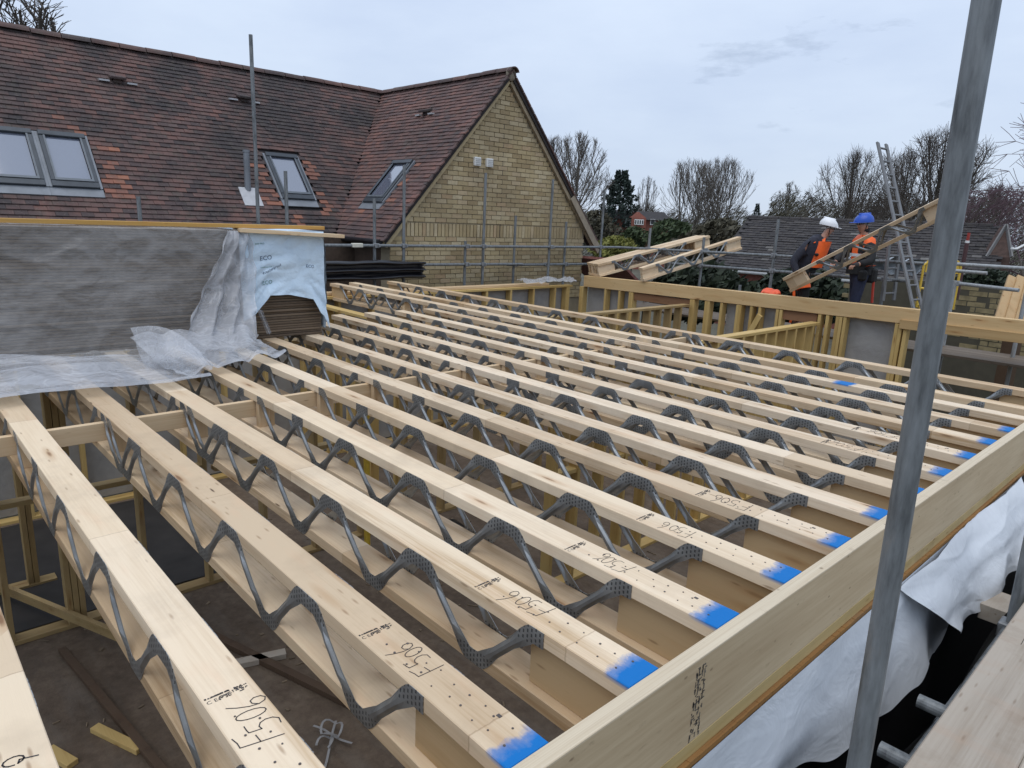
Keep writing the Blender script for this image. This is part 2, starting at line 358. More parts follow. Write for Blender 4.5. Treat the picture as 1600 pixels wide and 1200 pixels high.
def fabric(name, c, c2, scale=5, rough=.7):
    n = NT(name); z = n.noise(n.coords((1, 1, 1), rand=False), scale, 5, .6, .6)
    n.col(n.ramp(z, [(.35, c2), (.65, c)])).rough(rough).bump(n.noise(n.coords((1, 1, 1), rand=False), scale*2.2, 4, .6, 1.0), .35, .03); return n.m
MEMB = fabric('white_membrane', (.70, .73, .765), (.58, .61, .65), 1.7)
WRAP = fabric('pale_blue_wrap', (.60, .73, .84), (.52, .65, .77), 6, .45)
GREYM = fabric('grey_wall_membrane', (.36, .345, .325), (.28, .27, .255), 3, .6)
def chipmat():
    n = NT('chipboard'); c = n.ramp(n.oi.outputs['Random'], [(0, (.10, .070, .045)), (.5, (.155, .11, .072)), (1, (.22, .16, .105))])
    c = n.mix(n.ramp(n.noise(n.coords((40, 40, 40)), 1, 4), [(.4, 0.0), (.7, .35)]), c, (.19, .14, .10)); n.col(c).rough(.9); return n.m
CHIP = chipmat()
BLACKP = plain('black_plastic', (.014, .014, .017), .3, 0, .3, 4)
DARK = plain('dark_void_shade', (.008, .008, .009), .8, 0, .3, 4)
LEAD = plain('grey_lead', (.20, .215, .235), .5, .2, .15, 6)
FRAME = plain('charcoal_frame', (.055, .063, .072), .4, .3, .15, 6)
INK = plain('black_ink', (.03, .027, .03), .7, 0, .1); INKG = plain('grey_ink', (.055, .05, .05), .8, 0, .6, 90)
NAIL = plain('nail_steel', (.13, .11, .10), .5, .6, .2)
WHITE = plain('white_plastic', (.72, .72, .70), .5, 0, .06); STRAP = plain('strap_white', (.30, .29, .28), .45, 0, .08)
YEL = plain('yellow_paint', (.62, .42, .05), .5, 0, .12, 12)
def glassmat():
    n = NT('roof_glass'); n.col((.13, .145, .19)).rough(.06); n.inp(n.b, 'Specular IOR Level', 1.0); n.inp(n.b, 'Coat Weight', 1.0); n.inp(n.b, 'Coat Roughness', .05); n.inp(n.b, 'Coat IOR', 2.2); return n.m
GLASS = glassmat()
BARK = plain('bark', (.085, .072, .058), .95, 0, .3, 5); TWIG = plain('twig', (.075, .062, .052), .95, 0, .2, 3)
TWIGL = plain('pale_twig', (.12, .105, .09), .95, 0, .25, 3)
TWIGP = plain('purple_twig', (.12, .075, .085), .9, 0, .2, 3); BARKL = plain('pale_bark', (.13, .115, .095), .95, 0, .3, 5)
def leafmat(name, a, b):
    n = NT(name); g = n.node('ShaderNodeNewGeometry'); n.col(n.ramp(g.outputs['Random Per Island'], [(0, a), (1, b)])).rough(.75); return n.m
LEAF_D = leafmat('dark_conifer_leaf', (.012, .022, .018), (.03, .05, .04)); LEAF_G = leafmat('laurel_leaf', (.02, .035, .012), (.06, .085, .03))
LEAF_Y = leafmat('yellow_green_leaf', (.12, .13, .025), (.24, .23, .05)); LEAF_B = leafmat('brown_thicket', (.04, .037, .022), (.085, .075, .045))
LEAF_I = leafmat('ivy_leaf', (.008, .014, .007), (.03, .045, .02))
REDB = plain('red_brick', (.20, .075, .055), .9, 0, .2, 10)
RUST = wood('osb_edge', 'y', light=(.30, .165, .06), dark=(.15, .07, .03), knots=.6, dirt=.5)

# ---------------------------------------------------------------- setting: ground
GZ = -2.8
g = MB(); g.add([(-300, -300, GZ), (300, -300, GZ), (300, 300, GZ), (-300, 300, GZ)], [(0, 1, 2, 3)])
obj('ground', g.mesh('ground', groundmat()), kind='structure')
g = MB().bb(-9.0, 0.05, -4.5, 10.2, GZ+.004, GZ+.06)
obj('floor_slab', g.mesh('floor_slab', slabmat()), kind='structure')
FZ = GZ+.06

# ---------------------------------------------------------------- old house
SL = 1.12; RX, RZ = -14.186, 3.8; WY = 9.0; GX = -9.785; EZ = .646
house = thing('brick_house', 'yellow brick house with steep red tiled roof, gable and roof windows', 'house', (GX, WY, GZ))
def hobj(name, me, parent=None, label=None, kind=None, loc=(0, 0, 0)):
    o = obj(name, me, parent or house, label=label, kind=kind)
    o.location = Vector(loc)-(Vector(house.location) if parent is None else Vector((0, 0, 0))); return o
def mz(x): return RZ-SL*(x-RX)
def wz(y): return RZ-SL*abs(y-WY)
yl, yr = WY-(RZ-EZ)/SL+.17, WY+(RZ-EZ)/SL-.35
# walls
g = MB()
g.add([(GX-.012, yl, GZ), (GX-.012, yr, GZ), (GX-.012, yr, wz(yr)-.05), (GX-.012, WY, RZ-.06), (GX-.012, yl, wz(yl)-.05),
       (GX-.3, yl, GZ), (GX-.3, yr, GZ), (GX-.3, yr, wz(yr)-.05), (GX-.3, WY, RZ-.06), (GX-.3, yl, wz(yl)-.05)],
      [(0, 1, 2, 3, 4), (9, 8, 7, 6, 5), (0, 5, 6, 1), (1, 6, 7, 2), (2, 7, 8, 3), (3, 8, 9, 4), (4, 9, 5, 0)])
gable = hobj('gable_wall', g.mesh('gable_wall', MORTAR))
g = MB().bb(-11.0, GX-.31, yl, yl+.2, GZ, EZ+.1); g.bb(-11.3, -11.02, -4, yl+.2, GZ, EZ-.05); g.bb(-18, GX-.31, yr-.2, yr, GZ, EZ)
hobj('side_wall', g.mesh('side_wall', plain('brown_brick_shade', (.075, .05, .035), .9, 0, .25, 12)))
# bricks of the gable: stretcher bond, one soldier course
bl, bh, mo = .247, .086, .012
def half(z): return min((RZ-.02-z)/SL-.16, 9)
cells = []
row = 0; z = GZ+2.2
def inside(y0, y1, z0, z1):
    lo = max(WY-half(z0), yl+.002); hi = min(WY+half(z0), yr-.002)
    lo2 = max(WY-half(z1), yl+.002); hi2 = min(WY+half(z1), yr-.002)
    a, b = max(lo, lo2), min(hi, hi2)
    return max(y0, a), min(y1, b)
while z < RZ-.15:
    if abs(z-.66) < .043:
        y = yl
        while y < yr:
            a, b = inside(y, y+bh-mo, z, z+.245)
            if b-a > .03: cells.append((a, b, z, z+.245-mo))
            y += bh
        z += .258; row += 1; continue
    y = yl-(bl/2 if row % 2 else 0)
    while y < yr:
        a, b = inside(y, y+bl-mo, z, z+bh)
        if b-a > .05: cells.append((a, b, z, z+bh-mo))
        y += bl
    z += bh; row += 1
def seen_key(c): return (CAM-Vector((GX, (c[0]+c[1])/2, (c[2]+c[3])/2))).length
vis = sorted([c for c in cells if c[2] > -.15], key=seen_key); near = vis[:300]; ns = set(near)
stuff = MB()
bmesh_cache = {}
for c in cells:
    a, b, z0, z1 = c; d = rnd.uniform(.006, .014)
    if c in ns:
        k = (round(b-a, 2), round(z1-z0, 3))
        if k not in bmesh_cache: bmesh_cache[k] = MB().box((0, 0, 0), (.034, b-a, z1-z0)).mesh('brick', BRICK)
        o = obj('brick', bmesh_cache[k], gable); o.location = (GX-.017+d, (a+b)/2, (z0+z1)/2)
        o.rotation_euler = (rnd.uniform(-.006, .006), 0, rnd.uniform(-.012, .012))
    else: stuff.box((GX-.017+d, (a+b)/2, (z0+z1)/2), (.034, b-a, z1-z0))
obj('brick_field', stuff.mesh('brick_field', BRICK), gable, kind='stuff')
gable.location = (0, 0, 0); 
for o in kids(gable): pass
# the gable and everything under house is modelled in world coordinates, so undo the base offset
gable.location = -Vector(house.location)
o = hobj('movement_joint', MB().bb(GX-.01, GX+.006, 8.93, 8.95, -2.8, 2.86).mesh('movement_joint', plain('dark_sealant', (.06, .05, .04), .8)))
for y in (8.266, 8.57):
    v = hobj('wall_vent', MB().box((GX+.03, y, 2.09), (.06, .16, .16)).mesh('wall_vent', WHITE, .008))
    m = MB()
    for k in range(4): m.box((GX+.063, y, 2.04+k*.033), (.012, .12, .012))
    obj('vent_grille', m.mesh('vent_grille', plain('vent_grey', (.42, .42, .40))), v)
# roofs: a base sheet, then tiles
X1 = GX+.10
g = MB(); xe = RX+(RZ-EZ)/SL
g.add([(RX, -4, RZ-.03), (xe, -4, EZ-.03), (xe, yl-.2, EZ-.03), (xe, 12, EZ-.03), (RX, 11.6, RZ-.03), (RX-2.8, -4, EZ-.03), (RX-2.8, 11.6, EZ-.03)],
      [(0, 1, 2, 3, 4), (0, 4, 6, 5)])
main_roof = hobj('main_roof', g.mesh('main_roof', plain('dark_underlay', (.03, .025, .025), .9))); main_roof.location = -Vector(house.location)
g = MB(); ye, ye2 = WY-(RZ-EZ)/SL, WY+(RZ-EZ)/SL
g.add([(RX, WY, RZ-.03), (X1, WY, RZ-.03), (X1, ye, EZ-.03), (RX, ye, EZ-.03), (X1, ye2, EZ-.03), (RX, ye2, EZ-.03),
       (X1, WY, RZ-.12), (X1, ye, EZ-.12), (X1, ye2, EZ-.12), (GX-.2, WY, RZ-.12), (GX-.2, ye, EZ-.12), (GX-.2, ye2, EZ-.12)],
      [(0, 1, 2, 3), (1, 0, 5, 4), (1, 6, 7, 2), (1, 4, 8, 6), (6, 9, 10, 7), (6, 8, 11, 9)])
wing_roof = hobj('wing_roof', g.mesh('wing_roof', plain('dark_underlay2', (.03, .025, .025), .9))); wing_roof.location = -Vector(house.location)
ang = math.atan(SL); cs, sn = math.cos(ang), math.sin(ang)
gauge, tw = .10, .168
holes_main = [(-12.68, -11.76, .93, 2.40), (-12.72, -11.72, 5.3, 6.06)]
newt = [(2.42, 2.78, -12.55, -11.8), (2.0, 2.35, -12.95, -12.62), (5.0, 5.28, -12.5, -11.8), (6.08, 6.45, -12.6, -11.6), (5.2, 5.6, -11.66, -11.45)]
tl = []
down = Vector((cs, 0, -sn)); nrm = Vector((sn, 0, cs)); side = Vector((0, -1, 0))
nrow = int((xe-RX)/cs/gauge)
for i in range(nrow+1):
    s = (i+.5)*gauge; x = RX+s*cs; z = RZ-s*sn
    y = -2.2+(tw/2 if i % 2 else 0)
    while y < 12:
        if y < WY-(x-RX)+.02 and not any(a < x < b and c < y < d for a, b, c, d in holes_main):
            new = any(c < x < d and a < y < b for a, b, c, d in newt) and rnd.random() < .38
            tl.append((Vector((x, y, z))+nrm*rnd.uniform(.004, .012), new))
        y += tw
def vis_main(p): return p.y > .6 and p.z > .85
order = sorted([t for t in tl if vis_main(t[0])], key=lambda t: (t[0]-CAM).length)
nearset = set(id(t) for t in order[:262])
rotT = Matrix((side, down, nrm)).transposed() @ Matrix.Rotation(.17, 3, 'X')
tm = MB().box((0, 0, 0), (tw-.0035, .118, .022)).mesh('roof_tile', TILE); tmn = MB().box((0, 0, 0), (tw-.0035, .118, .022)).mesh('roof_tile_new', TILE_N)
stuff = MB(); stuffn = MB()
for t in tl:
    p, new = t
    if id(t) in nearset:
        o = obj('roof_tile', tmn if new else tm, main_roof); o.location = p
        o.rotation_euler = (rotT @ Matrix.Rotation(rnd.gauss(0, .012)*(4 if rnd.random() < .03 else 1), 3, 'Z')).to_euler()
    else: (stuffn if new else stuff).box(p, (tw-.0035, .118, .022), rotT @ Matrix.Rotation(rnd.gauss(0, .012)*(4 if rnd.random() < .03 else 1), 3, 'Z'))
obj('tile_field', stuff.mesh('tile_field', TILE), main_roof, kind='stuff')
obj('new_tile_field', stuffn.mesh('new_tile_field', TILE_N), main_roof, kind='stuff', label='brighter orange replacement tiles beside the roof windows')
# wing slope facing the camera
down = Vector((0, -cs, -sn)); nrm = Vector((0, -sn, cs)); side = Vector((1, 0, 0))
rotW = Matrix((side, -down, nrm)).transposed() @ Matrix.Rotation(-.17, 3, 'X')
wt = []
for i in range(nrow+1):
    s = (i+.5)*gauge; y = WY-s*cs; z = RZ-s*sn
    x = X1-.03-(tw/2 if i % 2 else 0)
    while x > RX-.1:
        if y > WY-(x-RX)-.02 and not (-11.25 < x < -10.5 and 6.68 < y < 7.43):
            new = ((-10.5 < x < -10.25 and 6.7 < y < 7.4) or (-11.35 < x < -10.4 and 6.45 < y < 6.62)) and rnd.random() < .4
            wt.append((Vector((x, y, z))+nrm*rnd.uniform(.004, .012), new))
        x -= tw
order = sorted(wt, key=lambda t: (t[0]-CAM).length); nearset = set(id(t) for t in order[:250])
tmw = MB().box((0, 0, 0), (tw-.0035, .118, .022)).mesh('roof_tile_wing', TILE_W)
stuff = MB()
for t in wt:
    p, new = t
    if id(t) in nearset:
        o = obj('roof_tile', tmn if new else tmw, wing_roof); o.location = p
        o.rotation_euler = (rotW @ Matrix.Rotation(rnd.gauss(0, .012)*(4 if rnd.random() < .03 else 1), 3, 'Z')).to_euler()
    else: stuff.box(p, (tw-.0035, .118, .022), rotW)
obj('tile_field', stuff.mesh('tile_field', TILE_W), wing_roof, kind='stuff')
# ridge tiles
def ridge_mesh(ln, axis):
    m = MB(); n = 8; P = []
    for e in (0, 1):
        for rr in (.125, .105):
            for k in range(n+1):
                t = math.pi*(.08+.84*k/n); a, b = rr*math.cos(t), rr*math.sin(t)*1.0
                P.append((ln*e, a, b) if axis == 'x' else (a, ln*e, b))
    q = n+1; F = []
    for k in range(n):
        F += [(k, k+1, 2*q+k+1, 2*q+k), (q+k, 3*q+k, 3*q+k+1, q+k+1), (k, q+k, q+k+1, k+1), (2*q+k, 2*q+k+1, 3*q+k+1, 3*q+k)]
    F += [(0, 2*q, 3*q, q), (n, q+n, 3*q+n, 2*q+n)]
    m.add(P, F); return m.mesh('ridge_tile', RIDGE, fix=True)
rm = ridge_mesh(.435, 'y'); rmx = ridge_mesh(.435, 'x')
y = -2.0
while y < 8.9:
    o = obj('ridge_tile', rm, main_roof); o.location = (RX, y, RZ-.055+rnd.uniform(-.008, .008)); o.rotation_euler = (rnd.uniform(-.015, .015), 0, rnd.uniform(-.01, .01)); y += .45
x = RX+.1
while x < X1-.2:
    o = obj('ridge_tile', rmx, wing_roof); o.location = (x, WY, RZ-.055+rnd.uniform(-.008, .008)); o.rotation_euler = (0, rnd.uniform(-.015, .015), 0); x += .45
# verge: mortar strip and undercloak down both gable edges, box ends
for s in (-1, 1):
    ed = ye if s < 0 else ye2
    a = Vector((GX+.035, WY, RZ-.15)); b = Vector((GX+.035, ed-s*.02, EZ-.13))
    hobj('verge_course', MB().bar(a-Vector((0, -s*.02, 0)), b, .07, .12, (0, s*sn, cs)).mesh('verge_course', BRICK if s < 0 else plain('verge_buff', (.30, .24, .16), .85, 0, .2, 9)))
    m = MB()
    nn = 27
    for k in range(nn):
        t0, t1 = k/nn, (k+.93)/nn
        p0 = Vector((X1-.03, WY, RZ+.0)).lerp(Vector((X1-.03, ed, EZ+.0)), t0); p1 = Vector((X1-.03, WY, RZ)).lerp(Vector((X1-.03, ed, EZ)), t1)
        m.bar(p0, p1, .12, .03, (0, s*sn, cs))
    hobj('verge_tiles', m.mesh('verge_tiles', RIDGE))
hobj('ridge_end', MB().sphere((X1-.02, WY, RZ-.06), .13, 12, 8, (.35, 1, 1)).mesh('ridge_end', plain('ridge_mortar', (.25, .215, .165), .9, 0, .2, 10), smooth=True))
hobj('fascia_board', MB().bar((GX-.1, ye2+.03, EZ-.12), (GX+.05, ye2-.0, EZ-.12), .03, .2).bar((X1+.01, WY+1.9, RZ-SL*1.9-.10), (X1+.01, ye2+.08, EZ-.22), .03, .16, (0, sn, cs)).mesh('fascia_board', plain('weathered_board', (.30, .25, .185), .8)))
hobj('gutter', MB().tube((xe+.06, -3, EZ-.06), (xe+.06, ye-.05, EZ-.06), .055, n=10).tube((xe+.05, ye-.06, EZ-.07), (X1-.05, ye-.06, EZ-.07), .05, n=10).mesh('gutter', BLACKP))
hobj('soffit', MB().bb(-11.3, xe+.04, -3, ye-.02, EZ-.16, EZ-.13).mesh('soffit', plain('dark_soffit', (.025, .02, .018), .8)))
# roof windows
def rwin(parent, x0, x1, y0, y1, onmain):
    # frame corners on the slope
    if onmain:
        P = lambda u, v, h: Vector((x0+(x1-x0)*v, y0+(y1-y0)*u, mz(x0+(x1-x0)*v)))+Vector((sn, 0, cs))*h
    else:
        P = lambda u, v, h: Vector((x0+(x1-x0)*u, y1-(y1-y0)*v, wz(y1-(y1-y0)*v)))+Vector((0, -sn, cs))*h
    def slab(us, vs, h0, h1):
        m = MB(); q = []
        for h in (h0, h1):
            q += [P(us[0], vs[0], h), P(us[1], vs[0], h), P(us[1], vs[1], h), P(us[0], vs[1], h)]
        m.add(q, [(0, 1, 2, 3), (4, 5, 6, 7), (0, 1, 5, 4), (1, 2, 6, 5), (2, 3, 7, 6), (3, 0, 4, 7)]); return m
    fr = MB()
    for us, vs, h in (((0, 1), (0, .085), .095), ((0, 1), (.90, 1), .075), ((0, .13), (.085, .90), .08), ((.87, 1), (.085, .90), .08)):
        s = slab(us, vs, -.02, h); fr.add(s.v, s.f)
    root = obj('roof_window', fr.mesh('roof_window', FRAME, .006, fix=True), parent)
    obj('pane', slab((.13, .87), (.085, .90), .0, .05).mesh('pane', GLASS, fix=True), root)
    m = slab((.09, .13), (.085, .90), .05, .088); n_ = slab((.87, .91), (.085, .90), .05, .088)
    m.add(n_.v, n_.f); n_ = slab((.13, .87), (.86, .90), .05, .088); m.add(n_.v, n_.f)
    obj('sash', m.mesh('sash', plain('grey_sash', (.13, .145, .16), .4, .3), fix=True), root)
    fl = slab((-.06, 1.06), (1.0, 1.14), .012, .035); n_ = slab((-.06, 0), (0, 1.0), .0, .05); fl.add(n_.v, n_.f); n_ = slab((1, 1.06), (0, 1.0), .0, .05); fl.add(n_.v, n_.f)
    obj('flashing', fl.mesh('flashing', LEAD, fix=True), root)
    return root
rwin(main_roof, -12.62, -11.88, .98, 1.64, True); rwin(main_roof, -12.62, -11.88, 1.72, 2.36, True); rwin(main_roof, -12.62, -11.88, 5.36, 6.00, True)
rwin(wing_roof, -11.20, -10.55, 6.70, 7.41, False)
# tile vents and the leaded soil pipe
def tvent(parent, p, d, s):
    m = MB().box(Vector(p)+d*.05+Vector((0, 0, .05)), (.20, .24, .05), Matrix.Rotation(.25*(1 if d.x else 0), 3, 'Y') @ Matrix.Rotation(.25*(1 if d.y else 0), 3, 'X')); m.box(Vector(p)+d*.03, (.12, .12, .10))
    v = obj('tile_vent', m.mesh('tile_vent', TILE, .01), parent)
    q = MB()
    for t in (-1, 1): q.box(Vector(p)+s*t*.22+d*.03-Vector((0, 0, .03)), (.14, .16, .03))
    obj('lead_patch', q.mesh('lead_patch', plain('pale_lead', (.42, .42, .43), .5)), v)
tvent(main_roof, (-13.57, 3.17, 3.13), Vector((1, 0, 0)), Vector((0, 1, 0))); tvent(main_roof, (-13.56, 5.4, 3.12), Vector((1, 0, 0)), Vector((0, 1, 0))); tvent(wing_roof, (-11.48, 8.35, 3.08), Vector((0, -1, 0)), Vector((1, 0, 0)))
sp = obj('soil_pipe', MB().tube((-12.0, 4.77, mz(-12.0)), (-12.0, 4.77, 2.02), .055, n=12).tube((-12.0, 4.77, 2.02), (-12.0, 4.77, 2.06), .062, n=12).mesh('soil_pipe', LEAD), main_roof)
obj('lead_slate', MB().box((-11.88, 4.77, mz(-11.88)+.035), (.42, .34, .02), Matrix.Rotation(ang, 3, 'Y')).mesh('lead_slate', plain('pale_lead_slate', (.45, .45, .46), .5)), sp)
g = MB().box((-9.6, 12.0, .0), (1.6, 1.1, .06), Matrix.Rotation(-.55, 3, 'X'))
hobj('porch_roof', g.mesh('porch_roof', plain('porch_red', (.22, .09, .075), .85, 0, .3, 14)))

# ---------------------------------------------------------------- new timber frame
D, CW, CH = .254, .121, .047
def stud_run(name, label, cat, p0, p1, zt, studs, mats, noggins=(), shaded_dusty=False, wide=.14, braces=(), t=.045):
    th = thing(name, label, cat, (p0[0], p0[1], FZ)); o0 = Vector((p0[0], p0[1], FZ)); d = Vector((p1[0]-p0[0], p1[1]-p0[1], 0)); ln = d.length; d.normalize()
    ax = 'x' if abs(d.x) > .5 else 'y'; mH = (D_x if shaded_dusty else T_x) if ax == 'x' else (D_y if shaded_dusty else T_y)  # dusty picks the timber with room shade painted into its colour
    h = zt-FZ
    obj('top_plate', MB().bar((0, 0, h-.019), d*ln+Vector((0, 0, h-.019)), wide, .038).mesh('top_plate', mH, .002), th)
    obj('bottom_plate', MB().bar((0, 0, .019), d*ln+Vector((0, 0, .019)), wide, .038).mesh('bottom_plate', mH, .002), th)
    me = MB().bb(-t/2, t/2, -wide/2+.003, wide/2-.003, .038, h-.038) if ax == 'x' else MB().bb(-wide/2+.003, wide/2-.003, -t/2, t/2, .038, h-.038)
    sm = me.mesh('stud', D_z if shaded_dusty else T_z, .002)
    for s in studs:
        if 0 <= s <= ln: obj('stud', sm, th, d*s)
    for a, b, zz in noggins:
        obj('noggin', MB().bar(d*a+Vector((0, 0, zz-FZ)), d*b+Vector((0, 0, zz-FZ)), wide-.03, .045).mesh('noggin', mH, .002), th)
    return th, d, h
# internal walls under the joists
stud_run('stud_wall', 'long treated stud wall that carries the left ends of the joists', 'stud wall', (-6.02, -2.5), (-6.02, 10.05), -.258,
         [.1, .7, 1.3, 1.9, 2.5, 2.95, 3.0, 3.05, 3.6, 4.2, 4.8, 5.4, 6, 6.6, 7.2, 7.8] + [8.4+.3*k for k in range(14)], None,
         [(2.0, 2.95, -1.45), (3.1, 4.2, -1.45), (4.3, 6, -1.5), (6.7, 8.4, -1.5)], shaded_dusty=True)
stud_run('stud_wall', 'treated stud wall in the middle of the open bay, closest to the right hand pole', 'stud wall', (-3.72, 4.3), (-3.72, 10.05), -.258,
         [.05, .4, .8, 1.2, 1.6] + [2.0+.3*k for k in range(13)] + [5.55, 5.6], None, [(.1, 2.0, -1.45)])
stud_run('stud_wall', 'stud wall across the far left room below the end of the joists', 'stud wall', (-8.75, 4.32), (-6.12, 4.32), -.258, [.05, .1, .5, 1.1, 1.7, 2.3], None)
stud_run('stud_wall', 'outer stud wall on the left side against the old brick house, with grey lining', 'stud wall', (-8.86, -2.5), (-8.86, 10.1), -.20,
         [.1+.6*k for k in range(21)] + [12.5, 12.45], None)
lw = [o for o in bpy.data.objects if o.type == 'EMPTY' and o.get('label', '').startswith('outer stud wall on the left')][0]
obj('lining_sheet', MB().bb(-.12, -.085, 0, 12.6, .05, -.24-FZ).mesh('lining_sheet', GREYM), lw)
obj('sole_board', MB().bb(-.20, -.02, 0.2, 12.0, -.20-FZ+.004, -.20-FZ+.05).mesh('sole_board', W_y, .003), lw, label='pale new timber lying along the top of the wall')
rw, _, _ = stud_run('stud_wall', 'stud wall beneath the rim board along the right side', 'stud wall', (-.09, -2.2), (-.09, 10.0), -.30, [.1+.6*k for k in range(21)], None)
obj('shade_sheathing', MB().bb(.095, .135, 0, 12.2, .0, -.335-FZ).mesh('shade_sheathing', DARK), rw)  # sheathing coloured black to paint in the shade of the gap
# wall ends seen low down between the near joists
stud_run('stud_wall', 'short stud wall low down at the bottom left with a three stud post', 'stud wall', (-7.05, -1.6), (-7.05, .52), -.3, [.1, .7, 1.3, 1.9, 1.95], None, [], shaded_dusty=True)
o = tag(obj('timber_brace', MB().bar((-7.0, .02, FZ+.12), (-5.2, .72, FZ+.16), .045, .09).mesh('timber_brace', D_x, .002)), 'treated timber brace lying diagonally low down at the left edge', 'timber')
def panel(name, x0, x1, y0, y1, z0, z1, mat, label, cat):
    return tag(obj(name, MB().bb(x0, x1, y0, y1, z0, z1).mesh(name, mat)), label, cat)
# far wall below the beam
fw = thing('far_wall', 'far timber frame wall below the pale beam with grey lining and openings', 'stud wall', (-8.6, 10.15, FZ))
def fx(name, x0, x1, z0, z1, mat, y0=10.10, y1=10.24, bev=.002): return obj(name, MB().bb(x0+8.6, x1+8.6, y0-10.15, y1-10.15, z0-FZ, z1-FZ).mesh(name, mat, bev), fw)
for x in (-8.6, -8.55, -7.95, -7.6, -7.35, -7.3, -6.0, -5.95, -5.7, -5.65, -5.4, -5.1, -5.05, -4.85, -4.7, -4.4, -4.34, -3.72, -3.60, -3.45, -3.4, -3.34, -2.62, -2.57, -2.50, -.5, .0):
    fx('stud', x, x+.047, FZ, -.205+(x+8.5)*.0125, T_z)
fx('lining_sheet', -8.5, -7.3, FZ, -.20, GREYM, 10.26, 10.28, 0); fx('lining_sheet', -5.35, -4.35, FZ, -.165, GREYM, 10.26, 10.28, 0); fx('lining_sheet', -3.38, -2.62, FZ, -.14, GREYM, 10.26, 10.28, 0)
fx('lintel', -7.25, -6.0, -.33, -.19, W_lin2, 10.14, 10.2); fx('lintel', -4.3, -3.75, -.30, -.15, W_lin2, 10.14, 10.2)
obj('lintel', MB().bar((6.05, -.03, -.262-FZ+.132), (8.65, -.03, -.262-FZ+.165), .12, .125).mesh('lintel', W_lin, .003), fw)
fx('bottom_plate', -8.6, .05, FZ, FZ+.038, T_x, 10.10, 10.24)
fx('cill_plate', -7.25, -5.75, -1.5, -1.46, T_x); fx('cill_plate', -4.35, -3.75, -1.5, -1.46, T_x)
tag(obj('timber_brace', MB().bar((-4.95, 10.03, -1.0), (-4.62, 10.03, -.27), .09, .045, (0, 1, 0)).mesh('timber_brace', T_z, .002)), 'short diagonal brace leaning against the far wall under the beam', 'timber')
bt = .0125
beam = obj('timber_beam', MB().bar((0, 0, 0), (8.6, 0, 8.6*bt), .145, .215).mesh('timber_beam', W_glu, .004), loc=(-8.5, 10.17, -.09))
tag(beam, 'long pale laminated beam along the top of the far wall', 'beam')
# rim board, header and edge below
rim = obj('rim_board', MB().bb(0, .045, -3, 6.15, -D, .004).mesh('rim_board', LVL, .0015)); tag(rim, 'pale laminated rim board along the right ends of the joists', 'rim board')
# vertical printed stamp on the rim: rows of blurred characters, read from the photograph as a column
def txt_mesh(s, size, mat, name):
    cu = bpy.data.curves.new(name, 'FONT'); cu.body = s; cu.size = size; cu.resolution_u = 2; cu.align_x = 'LEFT'
    o = bpy.data.objects.new(name, cu); COL.objects.link(o)
    me = bpy.data.meshes.new_from_object(o.evaluated_get(bpy.context.evaluated_depsgraph_get())); bpy.data.objects.remove(o)
    me.materials.clear(); me.materials.append(mat); me.name = name; return me
def place_print(name, me, parent, origin, xdir, ydir):
    o = obj(name, me, parent); xd = Vector(xdir); yd = Vector(ydir); m = Matrix((xd, yd, xd.cross(yd))).transposed().to_4x4(); m.translation = Vector(origin); o.matrix_local = m; return o
hp = obj('header_plate', MB().bb(-.14, .0455, -3, 6.15, -.302, -.2545).mesh('header_plate', wood('stained_header', 'y', light=(.50, .395, .20), dark=(.40, .29, .11), knots=.5, dirt=.45), .001)); tag(hp, 'yellow treated header timber directly under the rim board', 'timber')
m = MB(); q = random.Random(4)
for i in range(420): m.bb(.03, .058+q.uniform(0, .0012), -3+i*.0218, -3+i*.0218+.0218, -.322, -.3035+q.uniform(-.0012, .0006))
he = obj('sheathing_edge', m.mesh('sheathing_edge', RUST)); tag(he, 'rough rusty brown board edge under the yellow header timber', 'board edge')

# ---------------------------------------------------------------- metal web joists
def web_mesh():
    # one V of pressed steel, apex to apex along x; nail plates hug the chords, legs are narrower channels
    P = .585; key = [(-.0, -.025), (.048, -.025), (.080, -.052), (.236, -.206), (.262, -.228)]
    pl = key+[(P/2, -.231)]+[(P-x, z) for x, z in reversed(key)]
    for it in range(2):
        nw = [pl[0]]
        for a, b in zip(pl, pl[1:]):
            nw += [(a[0]*.83+b[0]*.17, a[1]*.83+b[1]*.17), (a[0]*.17+b[0]*.83, a[1]*.17+b[1]*.83)]
        pl = nw+[pl[-1]]
    V = []; F = []; q = 6; n = len(pl)-1
    for i, (x, z) in enumerate(pl):
        a = pl[max(0, i-1)]; b = pl[min(n, i+1)]; d = Vector((b[0]-a[0], b[1]-a[1])).normalized(); nn = Vector((-d.y, d.x))
        e = min(1, max(0, (.095-abs(z+.127))/.08)); e = e*e*(3-2*e)      # 1 on the legs, 0 on the nail plates
        hw = .0270-.0115*e; ridge = .001+.009*e
        # plates keep a flat outer edge against the chord, legs are a narrow channel
        outer = 1 if z > -.127 else -1
        offs = [(-hw, 0.0), (-hw*.82, ridge*.12), (-hw*.30, ridge), (hw*.30, ridge), (hw*.82, ridge*.12), (hw, 0.0)]
        for o_, y in offs:
            zz = z+nn.y*o_; zz = max(-D+.003, min(-.002, zz)); V.append((x+nn.x*o_, -y-.0015, zz))
    for i in range(n):
        for k in range(q-1): F.append((i*q+k, (i+1)*q+k, (i+1)*q+k+1, i*q+k+1))
    m = MB(); m.add(V, F); me = m.mesh('metal_web', WEB)
    bm = bmesh.new(); bm.from_mesh(me); bmesh.ops.solidify(bm, geom=bm.faces[:], thickness=.0015); bm.to_mesh(me); bm.free()
    return me
WEBM = web_mesh()
def chord(L_, m, name): return MB().bb(-L_, 0, -CW, 0, -CH, 0).mesh(name, m, .0025)
